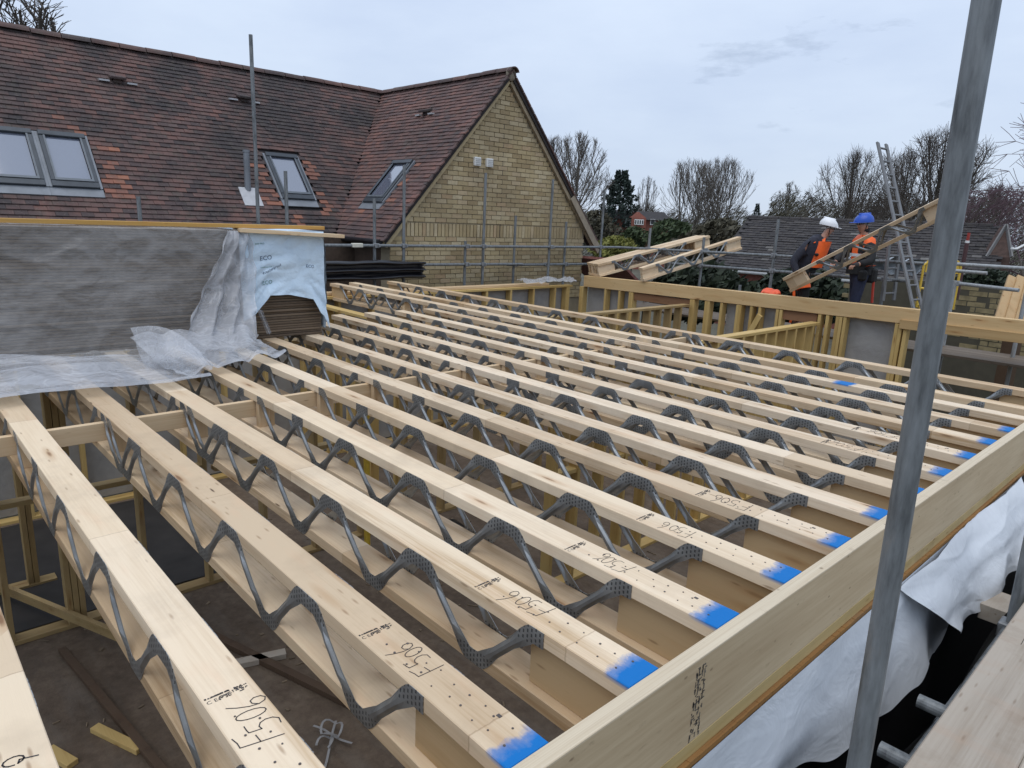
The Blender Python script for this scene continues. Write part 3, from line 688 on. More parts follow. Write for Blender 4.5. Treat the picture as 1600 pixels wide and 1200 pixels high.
def bchord(L_, m, name): return MB().bb(-L_, 0, -CW, 0, -D, -D+CH).mesh(name, m, .0025)
def ribbon(strokes, wd, mat, name):
    m = MB()
    for st in strokes:
        for a, b in zip(st, st[1:]):
            a = Vector(a); b = Vector(b); d = (b-a); d = d.normalized() if d.length else Vector((1, 0)); nn = Vector((-d.y, d.x))*wd/2; a = a-d*wd*.3; b = b+d*wd*.3
            m.add([(a.x+nn.x, a.y+nn.y, 0), (a.x-nn.x, a.y-nn.y, 0), (b.x-nn.x, b.y-nn.y, 0), (b.x+nn.x, b.y+nn.y, 0)], [(0, 1, 2, 3)])
    return m.mesh(name, mat)
def arc(cx, cy, rx, ry, a0, a1, n=9): return [(cx+rx*math.cos(R(a0+(a1-a0)*i/n)), cy+ry*math.sin(R(a0+(a1-a0)*i/n))) for i in range(n+1)]
def f506(sd):
    q = random.Random(sd); jx = [(q.uniform(-.006, .006), q.uniform(-.008, .008)) for k in range(4)]; sk = q.uniform(-.25, .25)
    L4 = [[[(.004, .0), (.008, .045), (.012, .082)], [(.012, .082), (.028, .083), (.046, .088)], [(.008, .044), (.032, .047)]],
          [[(.080, .081), (.066, .080), (.056, .078), (.054, .050)], [(.054, .050), (.064, .053), (.074, .047), (.079, .034), (.077, .018), (.068, .007), (.052, .008)]],
          [arc(.102, .040, .014, .031, 80, 445, 14)],
          [[(.150, .090), (.139, .070), (.130, .045), (.128, .024), (.134, .009), (.144, .005), (.153, .013), (.154, .028), (.147, .038), (.137, .037), (.129, .026)]]]
    st = [[(a+jx[k][0]+sk*b*.5, b*(1.0+jx[k][1]*9)+jx[k][1]) for a, b in t_] for k, g_ in enumerate(L4) for t_ in g_]
    return ribbon(st, .0026, INK, 'handwritten_mark')
def stamp_mesh():
    # the printed strength stamp: a rule of small letters, CE mark, and blocks of small type
    m = MB(); q = random.Random(3)
    def put(me, ox, oy):
        m.add([(v.co.x+ox, v.co.y+oy, 0) for v in me.vertices], [tuple(p.vertices) for p in me.polygons])
    put(txt_mesh('C E', .017, INK, 't1'), 0, 0)
    for i in range(26):
        x = .026+q.uniform(0, .028); m.bb(x, x+q.uniform(.0015, .005), *(lambda y: (y, y+.0026))(q.uniform(-.001, .012)), 0, .0004)
    for i in range(30):
        x = .060+q.uniform(0, .034); m.bb(x, x+q.uniform(.0015, .005), *(lambda y: (y, y+.0030))(q.uniform(.000, .018)), 0, .0004)
    for i in range(34):
        x = q.uniform(0, .056) if i % 2 else q.uniform(.0, .09); m.bb(x, x+.0040, .0185, .0185+q.uniform(.003, .0055), 0, .0004)
    return m.mesh('printed_stamp', INKG)
STAMP = stamp_mesh()
vs = []
m = MB(); q = random.Random(5)
for i in range(19):
    x = -.52+.026*i+q.uniform(-.008, .008); y = -.060+(.022 if i % 2 else -.022)+q.uniform(-.007, .007); m.tube((x, y, 0), (x, y, .0016), q.uniform(.0022, .0036), n=6)
m.box((-.13, -.03, .0005), (.012, .009, .0012)); NAILS = m.mesh('nail_heads', NAIL)
m = MB(); q = random.Random(9)
for i in range(16):
    x = -.50+.030*i+q.uniform(-.012, .012); y = -.060+(.026 if i % 2 else -.020)+q.uniform(-.009, .009); m.tube((x, y, 0), (x, y, .0016), q.uniform(.0022, .0036), n=6)
NAILS2 = m.mesh('nail_heads', NAIL)
ENDBP = MB().bb(-.37, -.002, -CW+.030, -.030, -D+CH, -CH).mesh('end_block', W_chn, .002)
ENDB = MB().bb(-.37, -.002, -CW+.030, -.030, -D+CH, -CH).mesh('end_block', W_web, .002)
POST = MB().bb(-.022, .022, -CW+.012, -.012, -D+CH, -CH).mesh('web_post', W_z, .002)
mesh_cache = {}
def cached(key, fn):
    if key not in mesh_cache: mesh_cache[key] = fn()
    return mesh_cache[key]
def make_joist(label, loc, length, chords, marks=True, phase=0.0, seed=0, post=True, rot=None, group='metal web joists laid across the new floor', minx=None, ends=True, posts2=()):
    t = thing('metal_web_joist', label, 'floor joist', loc, group, rot)
    tc_ = obj('top_chord', cached(('t', round(length, 2), chords.name), lambda: chord(length, chords, 'top_chord')), t)
    obj('bottom_chord', cached(('b', round(length, 2)), lambda: bchord(length, W_chn, 'bottom_chord')), t)
    if ends:
        eb = ENDBP if 'spare' in group or 'held' in group else ENDB; obj('end_block', eb, t); o = obj('end_block', eb, t); o.location = (-length+.372, 0, 0)
    P = .585; xs = []
    x = -.30+phase
    stop = -3.1 if (post and length > 4) else -length+.25
    while x-P > stop-.12: xs.append(x-P); x -= P
    if post and length > 4:
        xs.append(-3.13+.03)                      # doubled web beside the strongback post
        x = -3.30
        while x-P > -length+.02: xs.append(x-P); x -= P
        obj('web_post', POST, t, (-3.135, 0, 0))
        for px in posts2: obj('web_post', POST, t, (px, 0, 0))
    for x in xs:
        obj('metal_web', WEBM, t, (x, -CW, 0))
        o = obj('metal_web', WEBM, t, (x+P, 0, 0), (0, 0, math.pi))
    if marks:
        ra_ = rnd.uniform(-.13, .13); sc_ = rnd.uniform(.84, 1.06)
        o = place_print('handwritten_mark', f506(seed), tc_, (-.375+rnd.uniform(-.03, .02), -.016+rnd.uniform(-.008, .004), .0006), (-math.cos(ra_)*sc_, -math.sin(ra_)*sc_, 0), (math.sin(ra_)*sc_, -math.cos(ra_)*sc_, 0))
        place_print('printed_stamp', STAMP, tc_, (-.575, -.115, .0005), (0, 1, 0), (-1, 0, 0))
        obj('nail_heads', NAILS if seed % 2 else NAILS2, tc_, kind='stuff')
    return t
names = {-1: 'metal web joist cut off by the bottom left corner, with a looped pen mark',
         0: 'metal web joist with F506 at bottom left, its blue end out of frame',
         1: 'metal web joist whose blue painted end is lowest in the photo, F506 pen mark',
         2: 'metal web joist with second lowest blue painted end against the rim board',
         3: 'metal web joist with third lowest blue painted end against the rim board',
         4: 'metal web joist with fourth lowest blue painted end against the rim board',
         5: 'metal web joist with fifth lowest blue end, just left of the near pole',
         6: 'metal web joist whose blue end touches the left edge of the near pole',
         7: 'metal web joist with first blue end to the right of the near pole',
         8: 'metal web joist with second blue end to the right of the near pole',
         9: 'metal web joist with third blue end to the right of the near pole',
         10: 'metal web joist with fourth blue end to the right of the near pole',
         11: 'metal web joist with uppermost blue end at the rim board',
         12: 'long metal web joist with a blue paint patch in mid length, left of the pole',
         13: 'long unpainted metal web joist, second from the far edge of the floor',
         14: 'farthest metal web joist, set apart at the edge of the open bay'}
for k in range(-1, 15):
    y = {13: 5.13, 14: 5.82}.get(k, .4*k)
    L_ = 8.87 if k >= 12 else 5.88
    ch = W_ch if k < 12 else (W_chp if k == 12 else W_chn)
    make_joist(names[k], (-.003, y, rnd.uniform(-.002, .001)), L_, ch, marks=(k in (0, 1, 2, 3, 4, 5, 8, 9)), seed=k+2, phase=rnd.uniform(-.012, .012), posts2=((-6.9,) if k >= 12 else ()))
jm1 = [o for o in bpy.data.objects if o.get('label') == names[-1]][0]
tcm = [c for c in kids(jm1) if c.name.startswith('top_chord')][0]
place_print('handwritten_mark', ribbon([[(.0, -.01), (.01, .02)] + arc(.012, .030, .013, .018, 200, 540, 11)], .0035, INK, 'handwritten_mark'), tcm, (-.64, -.035, .0006), (-1, 0, 0), (0, -1, 0))
sb = obj('strongback', MB().bb(-3.205, -3.168, -1.2, 5.95, -CH-.100, -CH-.002).mesh('strongback', W_y, .002)); tag(sb, 'pale strongback timber threaded crosswise through all the joist webs', 'timber')
# stamp on the rim (column of type, unreadable blurred print in the photo)
m = MB(); q = random.Random(11)
def putr(s, size, ox, oy):
    me = txt_mesh(s, size, INK, 'tr'); m.add([(v.co.x+ox, v.co.y+oy, 0) for v in me.vertices], [tuple(p.vertices) for p in me.polygons])
for i in range(70):
    x = q.uniform(.02, .235); yy = q.choice([0, .012, .026, .040])+q.uniform(0, .006); m.bb(x, x+q.uniform(.005, .018), yy, yy+q.uniform(.0025, .0055), 0, .0004)
for i in range(46):
    x = q.uniform(.02, .235); yy = q.uniform(0, .046); m.bb(x, x+.0035, yy, yy+q.uniform(.004, .012), 0, .0004)
place_print('printed_stamp', m.mesh('printed_stamp', plain('faint_ink', (.12, .105, .085), .8, 0, .5, 60)), rim, (.0456, .90, 0), (0, 0, -1), (0, 1, 0))

def grid(name, nu, nv, fn, mat, smooth=True):
    m = MB(); m.add([fn(i/nu, j/nv) for j in range(nv+1) for i in range(nu+1)], [(j*(nu+1)+i, j*(nu+1)+i+1, (j+1)*(nu+1)+i+1, (j+1)*(nu+1)+i) for j in range(nv) for i in range(nu)])
    return m.mesh(name, mat, smooth=smooth)
def nzv(p, s): return mnoise.noise(Vector(p)*s)
# ---------------------------------------------------------------- loose things on the ground floor
tag(obj('timber_offcut', MB().bar((-4.4, .28, FZ+.02), (-3.95, .47, FZ+.02), .07, .04).mesh('timber_offcut', T_x, .002)), 'yellow timber offcut lying on the dusty floor at bottom left', 'timber')
tag(obj('timber_offcut', MB().bar((-4.36, -.02, FZ+.02), (-4.1, .08, FZ+.02), .08, .04).mesh('timber_offcut', T_x, .002)), 'smaller yellow timber offcut at the bottom edge of the photo', 'timber')
tag(obj('damp_sheet', grid('damp_sheet', 40, 20, lambda u, v: (-8.7+2.55*u, -2.0+4.6*v, FZ+.012+.02*abs(nzv((u*9, v*9, 0), 1.3))), plain('dusty_black', (.022, .019, .017), .8, 0, .4, 3))), 'black plastic damp sheet spread on the floor behind the bottom left post', 'plastic sheet')
tag(obj('floor_batten', MB().bar((-6.0, 1.05, FZ+.03), (-1.2, 2.55, FZ+.03), .07, .05).mesh('floor_batten', W_brown, .002)), 'long dark batten lying on the dusty floor between the near joists', 'timber')
tag(obj('floor_batten', MB().bar((-5.6, .3, FZ+.03), (-2.8, .62, FZ+.03), .06, .04).mesh('floor_batten', W_brown, .002)), 'dark batten lying on the floor below the bottom left joist', 'timber')
tag(obj('floor_batten', MB().bar((-4.6, .95, FZ+.03), (-4.35, 1.75, FZ+.03), .09, .05).mesh('floor_batten', W_old, .002)), 'short brown batten lying crosswise on the floor', 'timber')
m = MB(); q = random.Random(77)
for i in range(420):
    c = Vector((q.uniform(-8.5, -.3), q.uniform(-2, 6), FZ+.006)); m.box(c, (q.uniform(.01, .09), q.uniform(.006, .03), .008), Matrix.Rotation(q.uniform(0, 3.1), 3, 'Z') @ Matrix.Rotation(q.uniform(-.2, .2), 3, 'Y'))
obj('sawdust_litter', m.mesh('sawdust_litter', plain('litter', (.19, .14, .09), .9, 0, .4, 3)), kind='stuff')
tag(obj('yellow_prop', MB().tube((-5.55, 3.30, FZ), (-5.55, 3.30, -.27), .035, n=12).box((-5.55, 3.30, FZ+.006), (.14, .14, .012)).mesh('yellow_prop', YEL)), 'yellow prop standing under the joists near the stack', 'prop')
tag(obj('floor_duct', MB().tube((-5.4, 4.4, FZ+.10), (-1.2, 4.05, FZ+.10), .09, n=14).mesh('floor_duct', BLACKP, smooth=True)), 'thick black pipe lying on the floor under the middle joists', 'pipe')
m = MB(); sc0 = Vector((-3.20, 1.56, FZ+.03))
def rib(pts_):
    for a, b in zip(pts_, pts_[1:]): m.bar(sc0+a, sc0+b, .017, .0025)
rib([Vector((.085*math.cos(t*.35)-.02, .075*math.sin(t*.35)+.02, .02+.05*abs(math.sin(t*.5)))) for t in range(19)])
rib([Vector((.06+.05*math.cos(t*.4), -.08+.06*math.sin(t*.4), .02+.03*abs(math.sin(t*.6)))) for t in range(12)])
rib([Vector((-.17+.05*t, -.05+.018*t, .012+.01*math.sin(t))) for t in range(8)]); rib([Vector((-.10+.05*t, .10-.04*t, .02+.02*math.sin(t*.8))) for t in range(8)])
tag(obj('packing_strap', m.mesh('packing_strap', STRAP)), 'curled white plastic packing strap on the floor at the bottom', 'strap')

# ---------------------------------------------------------------- stack of chipboard under polythene
bm_ = MB().bb(-1.22, 0, 0, 2.40, 0, .0196).mesh('chipboard_sheet', CHIP, .004)
nb = 41
for k in range(nb):
    for part in (0, 1):
        o = obj('chipboard_sheet', bm_, loc=(-4.865+rnd.uniform(-.016, .010), (-.0 if part else -2.43)+rnd.uniform(-.004, .004)+.03, .004+k*.0218), rot=(0, 0, rnd.uniform(-.002, .002)))
        tag(o, 'brown chipboard sheet stacked in the ' + ('wrapped pile, nearer the blue wrap' if part else 'far left end of the polythene covered pile'), 'board', 'chipboard sheets piled on the joists')
HT = .004+nb*.0218
tag(obj('timber_plank', MB().bb(-4.92, -4.83, -2.4, 2.46, HT+.022, HT+.052).mesh('timber_plank', wood('amber_timber', 'y', light=(.52, .32, .10), dark=(.36, .20, .055)), .002)), 'long orange brown timber weighing down the polythene on the stack', 'timber')
tag(obj('timber_plank', MB().bar((-4.86, 1.70, HT+.005), (-4.82, 2.60, HT-.028), .19, .030).mesh('timber_plank', W_y, .002)), 'short pale timber on the stack corner above the blue wrap', 'timber')
def crease(x, y, z, sc):
    r = 1-abs(nzv((x, y, z), sc))*2.2; return max(0, r)**4
def poly(u, v):
    y = -2.4+u*4.14
    # v: 0 back of top, .12 front edge, .62 foot, 1 hem lying forward on the joists
    reach = .30+.95*max(0, min(1, (1.15-y)/1.6))
    if v < .12: x = -5.4+.56*(v/.12); z = HT+.012
    elif v < .64:
        t = (v-.12)/.52; x = -4.84+.06*math.sin(t*math.pi*.5)+.10*t*t; z = HT+.012-(HT-.02)*t
    else:
        t = (v-.64)/.36; x = -4.68+reach*t; z = .032+.02*math.sin(t*9+y*3)
    a = nzv((x*1.5, y, z), 2.2)*.028+nzv((x, y, z*2), 6)*.010+.016*crease(x, y*.8, z, 2.6)+.008*crease(x+3, y, z*1.2, 6)
    fold = .018*math.sin(y*7+2.3*nzv((0, y, z), 1.4)*3+z*5)*(1-v)
    if v < .12: z += abs(a)*.6
    else: x += abs(a)+max(0, fold)*.8; z += abs(a)*(.8 if v > .64 else .1)
    return (x, y, z)
tag(obj('polythene_sheet', grid('polythene_sheet', 230, 130, poly, POLY)), 'large clear polythene sheet draped over the chipboard stack', 'plastic sheet')
def hem(u, v):
    y = -1.6+u*2.55; t = v
    z = .034+.05*math.exp(-((t-.5)/.2)**2)*(.6+.4*math.sin(y*5))+.03*math.exp(-((t-.95)/.06)**2)
    x = -4.86+.55*u+(1.31-.55*u*.93)*t + .04*math.sin(y*6+t*4)
    h = (1-u)**1.0*.20*(1-t)**1.3
    return (x, y+.02*math.sin(t*8), z+h+.02*nzv((x, y, t), 4)+.006)
tag(obj('polythene_hem', grid('polythene_hem', 60, 30, hem, POLYH)), 'whitish folded hem of polythene lying on the joists at the left edge', 'plastic sheet')
def bunch(u, v):
    t = v; y0 = 1.60-.55*t**1.2; y1 = 1.78-.16*t+.07*math.sin(t*math.pi); y = y0+(y1-y0)*u
    z = HT-.0-(HT-.05)*t if t < .86 else .06-(t-.86)*.2
    x = -4.80+.15*t+.55*max(0, t-.55)**1.2*1.4
    x += .034*math.sin(u*19+3*t+2*nzv((u*3, t*4, 0), 1.5))*(.4+t)+.05*nzv((u*2, t*3, 1), 2)
    if u > .82 and t > .72: z += (u-.82)*2.2*(t-.72)
    return (x, y+.02*nzv((t*5, u*4, 3), 1.5), max(.025, z))
tag(obj('polythene_fold', grid('polythene_fold', 60, 60, bunch, POLYH)), 'bunched whitish polythene folds hanging beside the blue wrap', 'plastic sheet')
def flap(u, v):
    a = Vector((-4.12, .68, .29)); b = Vector((-3.72, 1.06, .07)); c = Vector((-3.92, .70, .035)); d = Vector((-3.66, .92, .035))
    p = (a*(1-u)+b*u)*(1-v)+(c*(1-u)+d*u)*v; p.z += .11*math.sin(u*math.pi)*(1-v)+.012*math.sin(u*11+v*5)*v; p.x += .10*math.sin(u*math.pi*.9)*math.sin(v*math.pi)+.02*math.sin(v*9+u*5); return p
tag(obj('polythene_flap', grid('polythene_flap', 30, 24, flap, POLYF)), 'turned up polythene flap at the foot of the stack', 'plastic sheet')
def foot(u, v):
    y = .78+u*.86; x = -4.55+(.62+.36*(1-u))*v+.04*math.sin(u*15+v*6); z = .03+.12*(1-v)**2+.035*abs(math.sin(u*12+2*v))+.02*nzv((u*4, v*4, 2), 1.5)+.028*math.exp(-((v-.95)/.07)**2); return (x, y, z)
tag(obj('crumpled_polythene', grid('polythene_foot', 44, 24, foot, POLYH)), 'crumpled polythene spread over the joists below the bunched folds', 'plastic sheet')
def tail(u, v): return (-4.76+.03*math.sin(u*6)+.03*v, 1.80+.045*u+.06*v, .26-.20*v+.01*math.sin(u*7))
tag(obj('polythene_tail', grid('polythene_tail', 8, 14, tail, POLYF)), 'narrow torn tail of polythene hanging against the brown board ends', 'plastic sheet')
def wrapf(u, v):
    y = 1.70+u*.745
    def bot(u): 
        pts_ = [(0, .16), (.12, .22), (.30, .37), (.55, .365), (.82, .32), (.90, .20), (1, .05)]
        for (a, za), (b, zb) in zip(pts_, pts_[1:]):
            if a <= u <= b: return za+(zb-za)*(u-a)/(b-a)
        return .05
    if v < .1: return (-5.3+.45*(v/.1), y, HT+.006+.004*math.sin(u*9))
    t = (v-.1)/.9; z = HT+.006-(HT-bot(u))*t
    x = -4.842+.020*abs(math.sin((u*.6+t*1.1)*5.2+.6))*t+.03*abs(nzv((u*2.4+t*1.3, t*3, .5), 1.6))+(.045*max(0, t-.8)*5*(.5+.5*math.sin(u*8)) if t > .8 else 0)
    return (x+.012, y+(.05*(t-.65) if (u > .9 and t > .65) else 0), z)
wrap = obj('blue_wrap', grid('blue_wrap', 50, 50, wrapf, WRAP)); tag(wrap, 'pale blue printed wrapping torn open at the right end of the stack', 'wrapping')
def wraps(u, v):
    z = HT+.006-(HT-.05)*v; return (-4.84-u*1.2, 2.452+.02*abs(math.sin(u*9+v*3))+.012*nzv((u*4, v*4, 0), 2), z)
obj('wrap_side', grid('wrap_side', 30, 20, wraps, WRAP), wrap)
GRN = plain('print_green', (.06, .20, .16), .6); NVY = plain('print_navy', (.05, .09, .16), .6)
for s, sz, y, z, mt, rt in (('ECO', .052, 1.865, .66, NVY, .12), ('ECO', .046, 1.875, .46, GRN, .12), ('Weatherproof', .030, 1.88, .545, NVY, .42), ('weatherproof', .018, 1.86, .60, GRN, .05), ('ECO', .038, 2.27, .60, NVY, -.12), ('eco eco', .024, 1.83, .79, GRN, .06)):
    me = txt_mesh(s, sz, mt, 'wrap_print'); xd = Vector((0, math.cos(rt), math.sin(rt))); yd = Vector((0, -math.sin(rt), math.cos(rt)))
    # let the print lie on the rumpled sheet
    for vtx in me.vertices:
        p = Vector((0, y, z))+xd*vtx.co.x+yd*vtx.co.y
        u = (p.y-1.70)/.745; best = 1e9; bx = -4.8
        for i in range(0, 41):
            q3 = wrapf(min(1, max(0, u)), .1+.9*i/40)
            if abs(q3[2]-p.z) < best: best = abs(q3[2]-p.z); bx = q3[0]
        vtx.co = Vector((bx+.004, p.y, p.z))
    obj('wrap_print', me, wrap)

# ---------------------------------------------------------------- scaffolds
def coupler(p, parent, r=.024):
    return obj('coupler', COUP, parent, p)
COUP = MB().box((0, 0, 0), (.085, .085, .075)).box((.03, .03, 0), (.09, .03, .05)).tube((.0, -.06, 0), (.0, .07, 0), .012, n=6).mesh('coupler', galv('coupler_steel', (.25, .26, .27), .5, .55), .01)
def scaffold(name, label, poles, rails, tr=.0265, mat=GALV, group='scaffold runs round the new floor', lean=0.0):
    t = thing(name, label, 'scaffold', (poles[0][0], poles[0][1], GZ), group); o0 = Vector(t.location)
    for x, y, z0, z1 in poles: obj('standard', MB().tube(Vector((x, y, z0))-o0, Vector((x+lean*(z1-z0), y, z1))-o0, tr, n=24).mesh('standard', mat, smooth=False), t)
    for a, b in rails: obj('ledger', MB().tube(Vector(a)-o0, Vector(b)-o0, tr, n=14).mesh('ledger', mat), t)
    for x, y, z0, z1 in poles:
        for a, b in rails:
            a = Vector(a); b = Vector(b); d = b-a; s = (Vector((x, y, 0))-a).dot(Vector((d.x, d.y, 0)).normalized())/Vector((d.x, d.y, 0)).length
            p = a+d*s
            if -.02 <= s <= 1.02 and (Vector((p.x, p.y, 0))-Vector((x, y, 0))).length < .12 and z0 < p.z < z1+.05: coupler(p-o0, t)
    return t
SX = -9.42
gs = scaffold('scaffold', 'scaffold tubes and guard rails in front of the brick gable', [(SX, 5.81, GZ, 1.3), (SX+.05, 6.36, GZ, 1.87), (SX+.05, 8.16, GZ, 1.87), (SX-.12, 8.30, GZ, .87), (SX-.12, 9.12, GZ, 1.13), (SX, 10.0, GZ, 1.88), (SX-.12, 10.6, GZ, 1.05), (SX, 7.76, GZ, .63), (SX+.05, 11.58, GZ, 1.76)],
         [((SX+.05, 3.0, .54), (SX+.05, 12.3, .53)), ((SX+.05, 3.0, .245), (SX+.05, 9.2, .19)), ((SX-.07, 8.9, .17), (SX-.07, 12.3, .15))])
for y, z in ((5.45, .54), (5.2, .24)):
    obj('label_tie', MB().box(Vector((SX+.05, y, z))-Vector(gs.location), (.07, .20, .07)).mesh('label_tie', plain('pale_tie', (.55, .53, .45), .7), .01), gs)
scaffold('scaffold', 'scaffold tubes rising in front of the main red roof', [(-9.4, 3.825, GZ, 3.40), (-9.4, 4.27, GZ, 1.62), (-9.4, 2.23, GZ, 1.15)], [((-9.4, 1.0, .20), (-9.4, 4.6, .20))])
fs = scaffold('scaffold', 'scaffold guard rails behind the workers along the far wall', [(-5.16, 11.3, GZ, 1.26), (-5.74, 11.3, GZ, .06), (-7.9, 11.35, GZ, 1.0), (-6.63, 11.35, GZ, .88), (-3.27, 11.3, GZ, .55)],
         [((-8.6, 11.33, .57), (-2.75, 11.28, .68)), ((-7.6, 11.33, .33), (-2.9, 11.28, .40))])
scaffold('scaffold', 'scaffold guard rails on the far right beyond the near pole', [(-2.28, 11.25, GZ, .46), (-1.36, 11.05, GZ, .55)], [((-2.34, 11.3, .705), (.9, 11.2, .73)), ((-2.34, 11.3, .43), (-1.45, 11.05, .42)), ((-2.5, 11.45, .60), (-1.95, 11.45, .60))], mat=GALVL)
# platform boards for the two workers
for k in range(4):
    tag(obj('scaffold_board', MB().bb(-8.3, .6, 10.40+.235*k, 10.40+.235*k+.225, -.538, -.50).mesh('scaffold_board', W_dk, .003)), ('first','second','third','fourth')[k]+' scaffold board behind the far beam under the workers, counted outward', 'scaffold board', 'scaffold boards behind the far beam')
# near scaffold on the right
PX = .385
ns_ = scaffold('scaffold', 'grey scaffold poles close to the camera on the right', [(.4355, 1.12, GZ, 3.6), (.41, 3.05, GZ, 3.6)], [((.37, -1.5, -.62), (.37, 9.0, -.62))], tr=.0262, lean=-.0155)
o0 = Vector(ns_.location)
for y in (1.66, 2.02, 3.6, 5.1):
    m = MB().tube(Vector((.30, y, -.52))-o0, Vector((1.6, y+.02, -.50))-o0, .0245, n=16); m.tube(Vector((.2995, y, -.52))-o0, Vector((.30, y, -.52))-o0, .017, n=12)
    obj('transom', m.mesh('transom', GALV), ns_)
for k, (x0, lab) in enumerate(((.408, 'weathered scaffold board at the lower right, nearest the hanging membrane'), (.642, 'weathered scaffold board in the bottom right corner beyond the dark gap'), (.876, 'outermost scaffold board at the right edge of the photo'))):
    b = obj('scaffold_board', MB().bb(x0, x0+.226, 1.38, 5.3, -.458, -.42).mesh('scaffold_board', W_old, .005), rot=(0, 0, rnd.uniform(-.004, .004))); tag(b, lab, 'scaffold board', 'scaffold boards at the lower right')
    m = MB(); q = random.Random(20+k)
    for s in range(3):
        x = x0+.05+q.uniform(0, .12); y = 1.5+q.uniform(0, 1.5)
        for i in range(12):
            x2 = x+q.uniform(-.004, .005); m.bar((x, y, -.4199), (x2, y+.075, -.4199), .0022, .0012); x = x2; y += .072
    obj('board_crack', m.mesh('board_crack', plain('crack_dark', (.05, .04, .03), .9)), b)
tag(obj('timber_plank', MB().bb(.20, .36, 3.30, 3.52, -.74, -.66).mesh('timber_plank', W_old, .002)), 'pale timber plank end below the scaffold beside the second pole', 'timber')
# black sheet added under the boards to make the gap dark
def dsheet(u, v): return (.34+.05*nzv((u*4, v*3, 0), 1.5)+.03*math.sin(u*40)*.3, -1.0+u*9, -.60-2.2*v)
tag(obj('gap_shade_sheet', grid('gap_shade_sheet', 60, 12, dsheet, DARK)), 'black sheet added to darken the gap under the scaffold boards', 'plastic sheet')
tag(obj('gap_shade_strip', MB().bb(.06, .40, -1.5, 8, GZ+.006, GZ+.02).mesh('gap_shade_strip', DARK)), 'black matting added on the ground to darken the gap below the boards', 'shading')  # black strip added so the bottom of the gap looks shaded
# hanging white membranes
def mem1(u, v):
    y = -.2+u*4.7
    pts_ = [(-.2, -1.1), (.9, -.80), (1.5, -.72), (1.75, -.78), (2.2, -.86), (2.45, -.84), (2.75, -.80), (3.1, -.92), (3.4, -.80), (4.0, -.62), (4.5, -.5)]
    b = pts_[-1][1]
    for (a, za), (c, zc) in zip(pts_, pts_[1:]):
        if a <= y <= c: b = za+(zc-za)*(y-a)/(c-a)
    z = -.318+(b+.318)*v+.012*math.sin(y*23)*v
    x = .062+.03*v*math.sin(y*2.7+1.0)+.05*v*v+.045*v*nzv((y*1.2, v*1.3, 0), 1.3)+.016*math.sin(y*9+v*3)*v+.0035*crease(y, v*.8, 0, 1.5)*min(1, v*4)+.0012*crease(y, v, 3, 5)*min(1, v*4)
    return (x, y, z)
tag(obj('membrane_sheet', grid('membrane_sheet', 300, 60, mem1, MEMB)), 'long white breather membrane hanging below the rim board', 'membrane')
def mem2(u, v):
    # folded out flap: top edge at the board edge, a loose corner pointing down towards the camera
    a = Vector((.068, 2.42, -.325)); b = Vector((.068, 4.45, -.30)); c = Vector((.20, 3.02, -.72)); d = Vector((.24, 4.15, -.66))
    p = (a*(1-u)+b*u)*(1-v)+(c*(1-u)+d*u)*v
    p.x += .02*math.sin(v*math.pi)+.022*math.sin(u*11+v*3)*v+.02*nzv((u*3, v*3, 1), 1.5); p.z += .02*math.sin(u*13)*v+.02*nzv((u*5, v, 4), 2)*v
    p.x += .0045*crease(u*2, v*1.3, 5, 1.5)+.0012*crease(u*2, v*1.3, 8, 5)
    if v > .85: p.y += .012*math.sin(u*50)
    return p
tag(obj('membrane_flap', grid('membrane_flap', 110, 70, mem2, MEMB)), 'loose white membrane flap folded out to the right of the near pole', 'membrane')

# ---------------------------------------------------------------- black stacked plastic beside the gable
def bs(u, v):
    y = 3.0+u*3.62; x = -9.16-.5*0; z = .31-.32*v
    z += .02*nzv((y, v, 0), 2)-(.10*max(0, u-.75) if v < .5 else 0)
    x = -9.12+.06*math.sin(v*17+.4*math.sin(y*2))+.02*nzv((y*2, v*3, 1), 2); return (x, y, z)
m = MB()
st = thing('black_stack', 'pile of black plastic sheeted lengths beside the brick gable', 'stack', (-9.2, 4.8, 0))
obj('black_cover', grid('black_cover', 60, 24, bs, BLACKP), st, (9.2, -4.8, 0))
for i, (z, y1, dx) in enumerate(((.02, 6.50, .0), (.10, 6.62, .03), (.18, 6.5, .01))):
    obj('black_length', MB().bb(-.20+dx-.2, .04+dx, -1.8, y1-4.8, z, z+.07).mesh('black_length', BLACKP, .012), st)
def scrap(u, v):
    x = -9.0+.34*v; y = 8.65+1.42*u; z = -.14+.10*math.sin(v*2.6+.3)*(.5+.5*math.sin(u*7+1)**2)+.03*nzv((u*6, v*4, 0), 2)+.05*(u*(1-u))*2; return (x, y, z)
tag(obj('polythene_scrap', grid('polythene_scrap', 40, 16, scrap, POLYF)), 'crumpled clear polythene on the left wall top beside the beam end', 'plastic sheet')

# ---------------------------------------------------------------- spare joists resting on the beam
def rest_joist(label, a, b, length, group='spare joists resting on the far beam'):
    a = Vector(a); b = Vector(b); d = (a-b).normalized()           # local +x runs from b to a
    s = Vector((0, 0, 1)).cross(d).normalized(); u = d.cross(s)
    t = make_joist(label, (0, 0, 0), length, W_chn, marks=False, post=False, group=group)
    m4 = Matrix((d, s, u)).transposed().to_4x4(); m4.translation = a+u*D; t.matrix_world = m4; return t
labs = ['leftmost short joist of the four bundled side by side on the beam', 'second from left short joist bundled on the beam', 'third from left short joist bundled on the beam', 'rightmost short joist of the four bundled side by side on the beam']
for k in range(4):
    ox, oy = .1130*k, -.0449*k
    rest_joist(labs[k], (-8.44+ox, 10.25+oy, .025), (-7.50+ox, 12.63+oy, .64+.004*k), 2.64)
rest_joist('single short joist resting on the beam, right of the bundled four', (-6.98, 10.05, .045), (-6.33, 12.33, .68), 2.42)

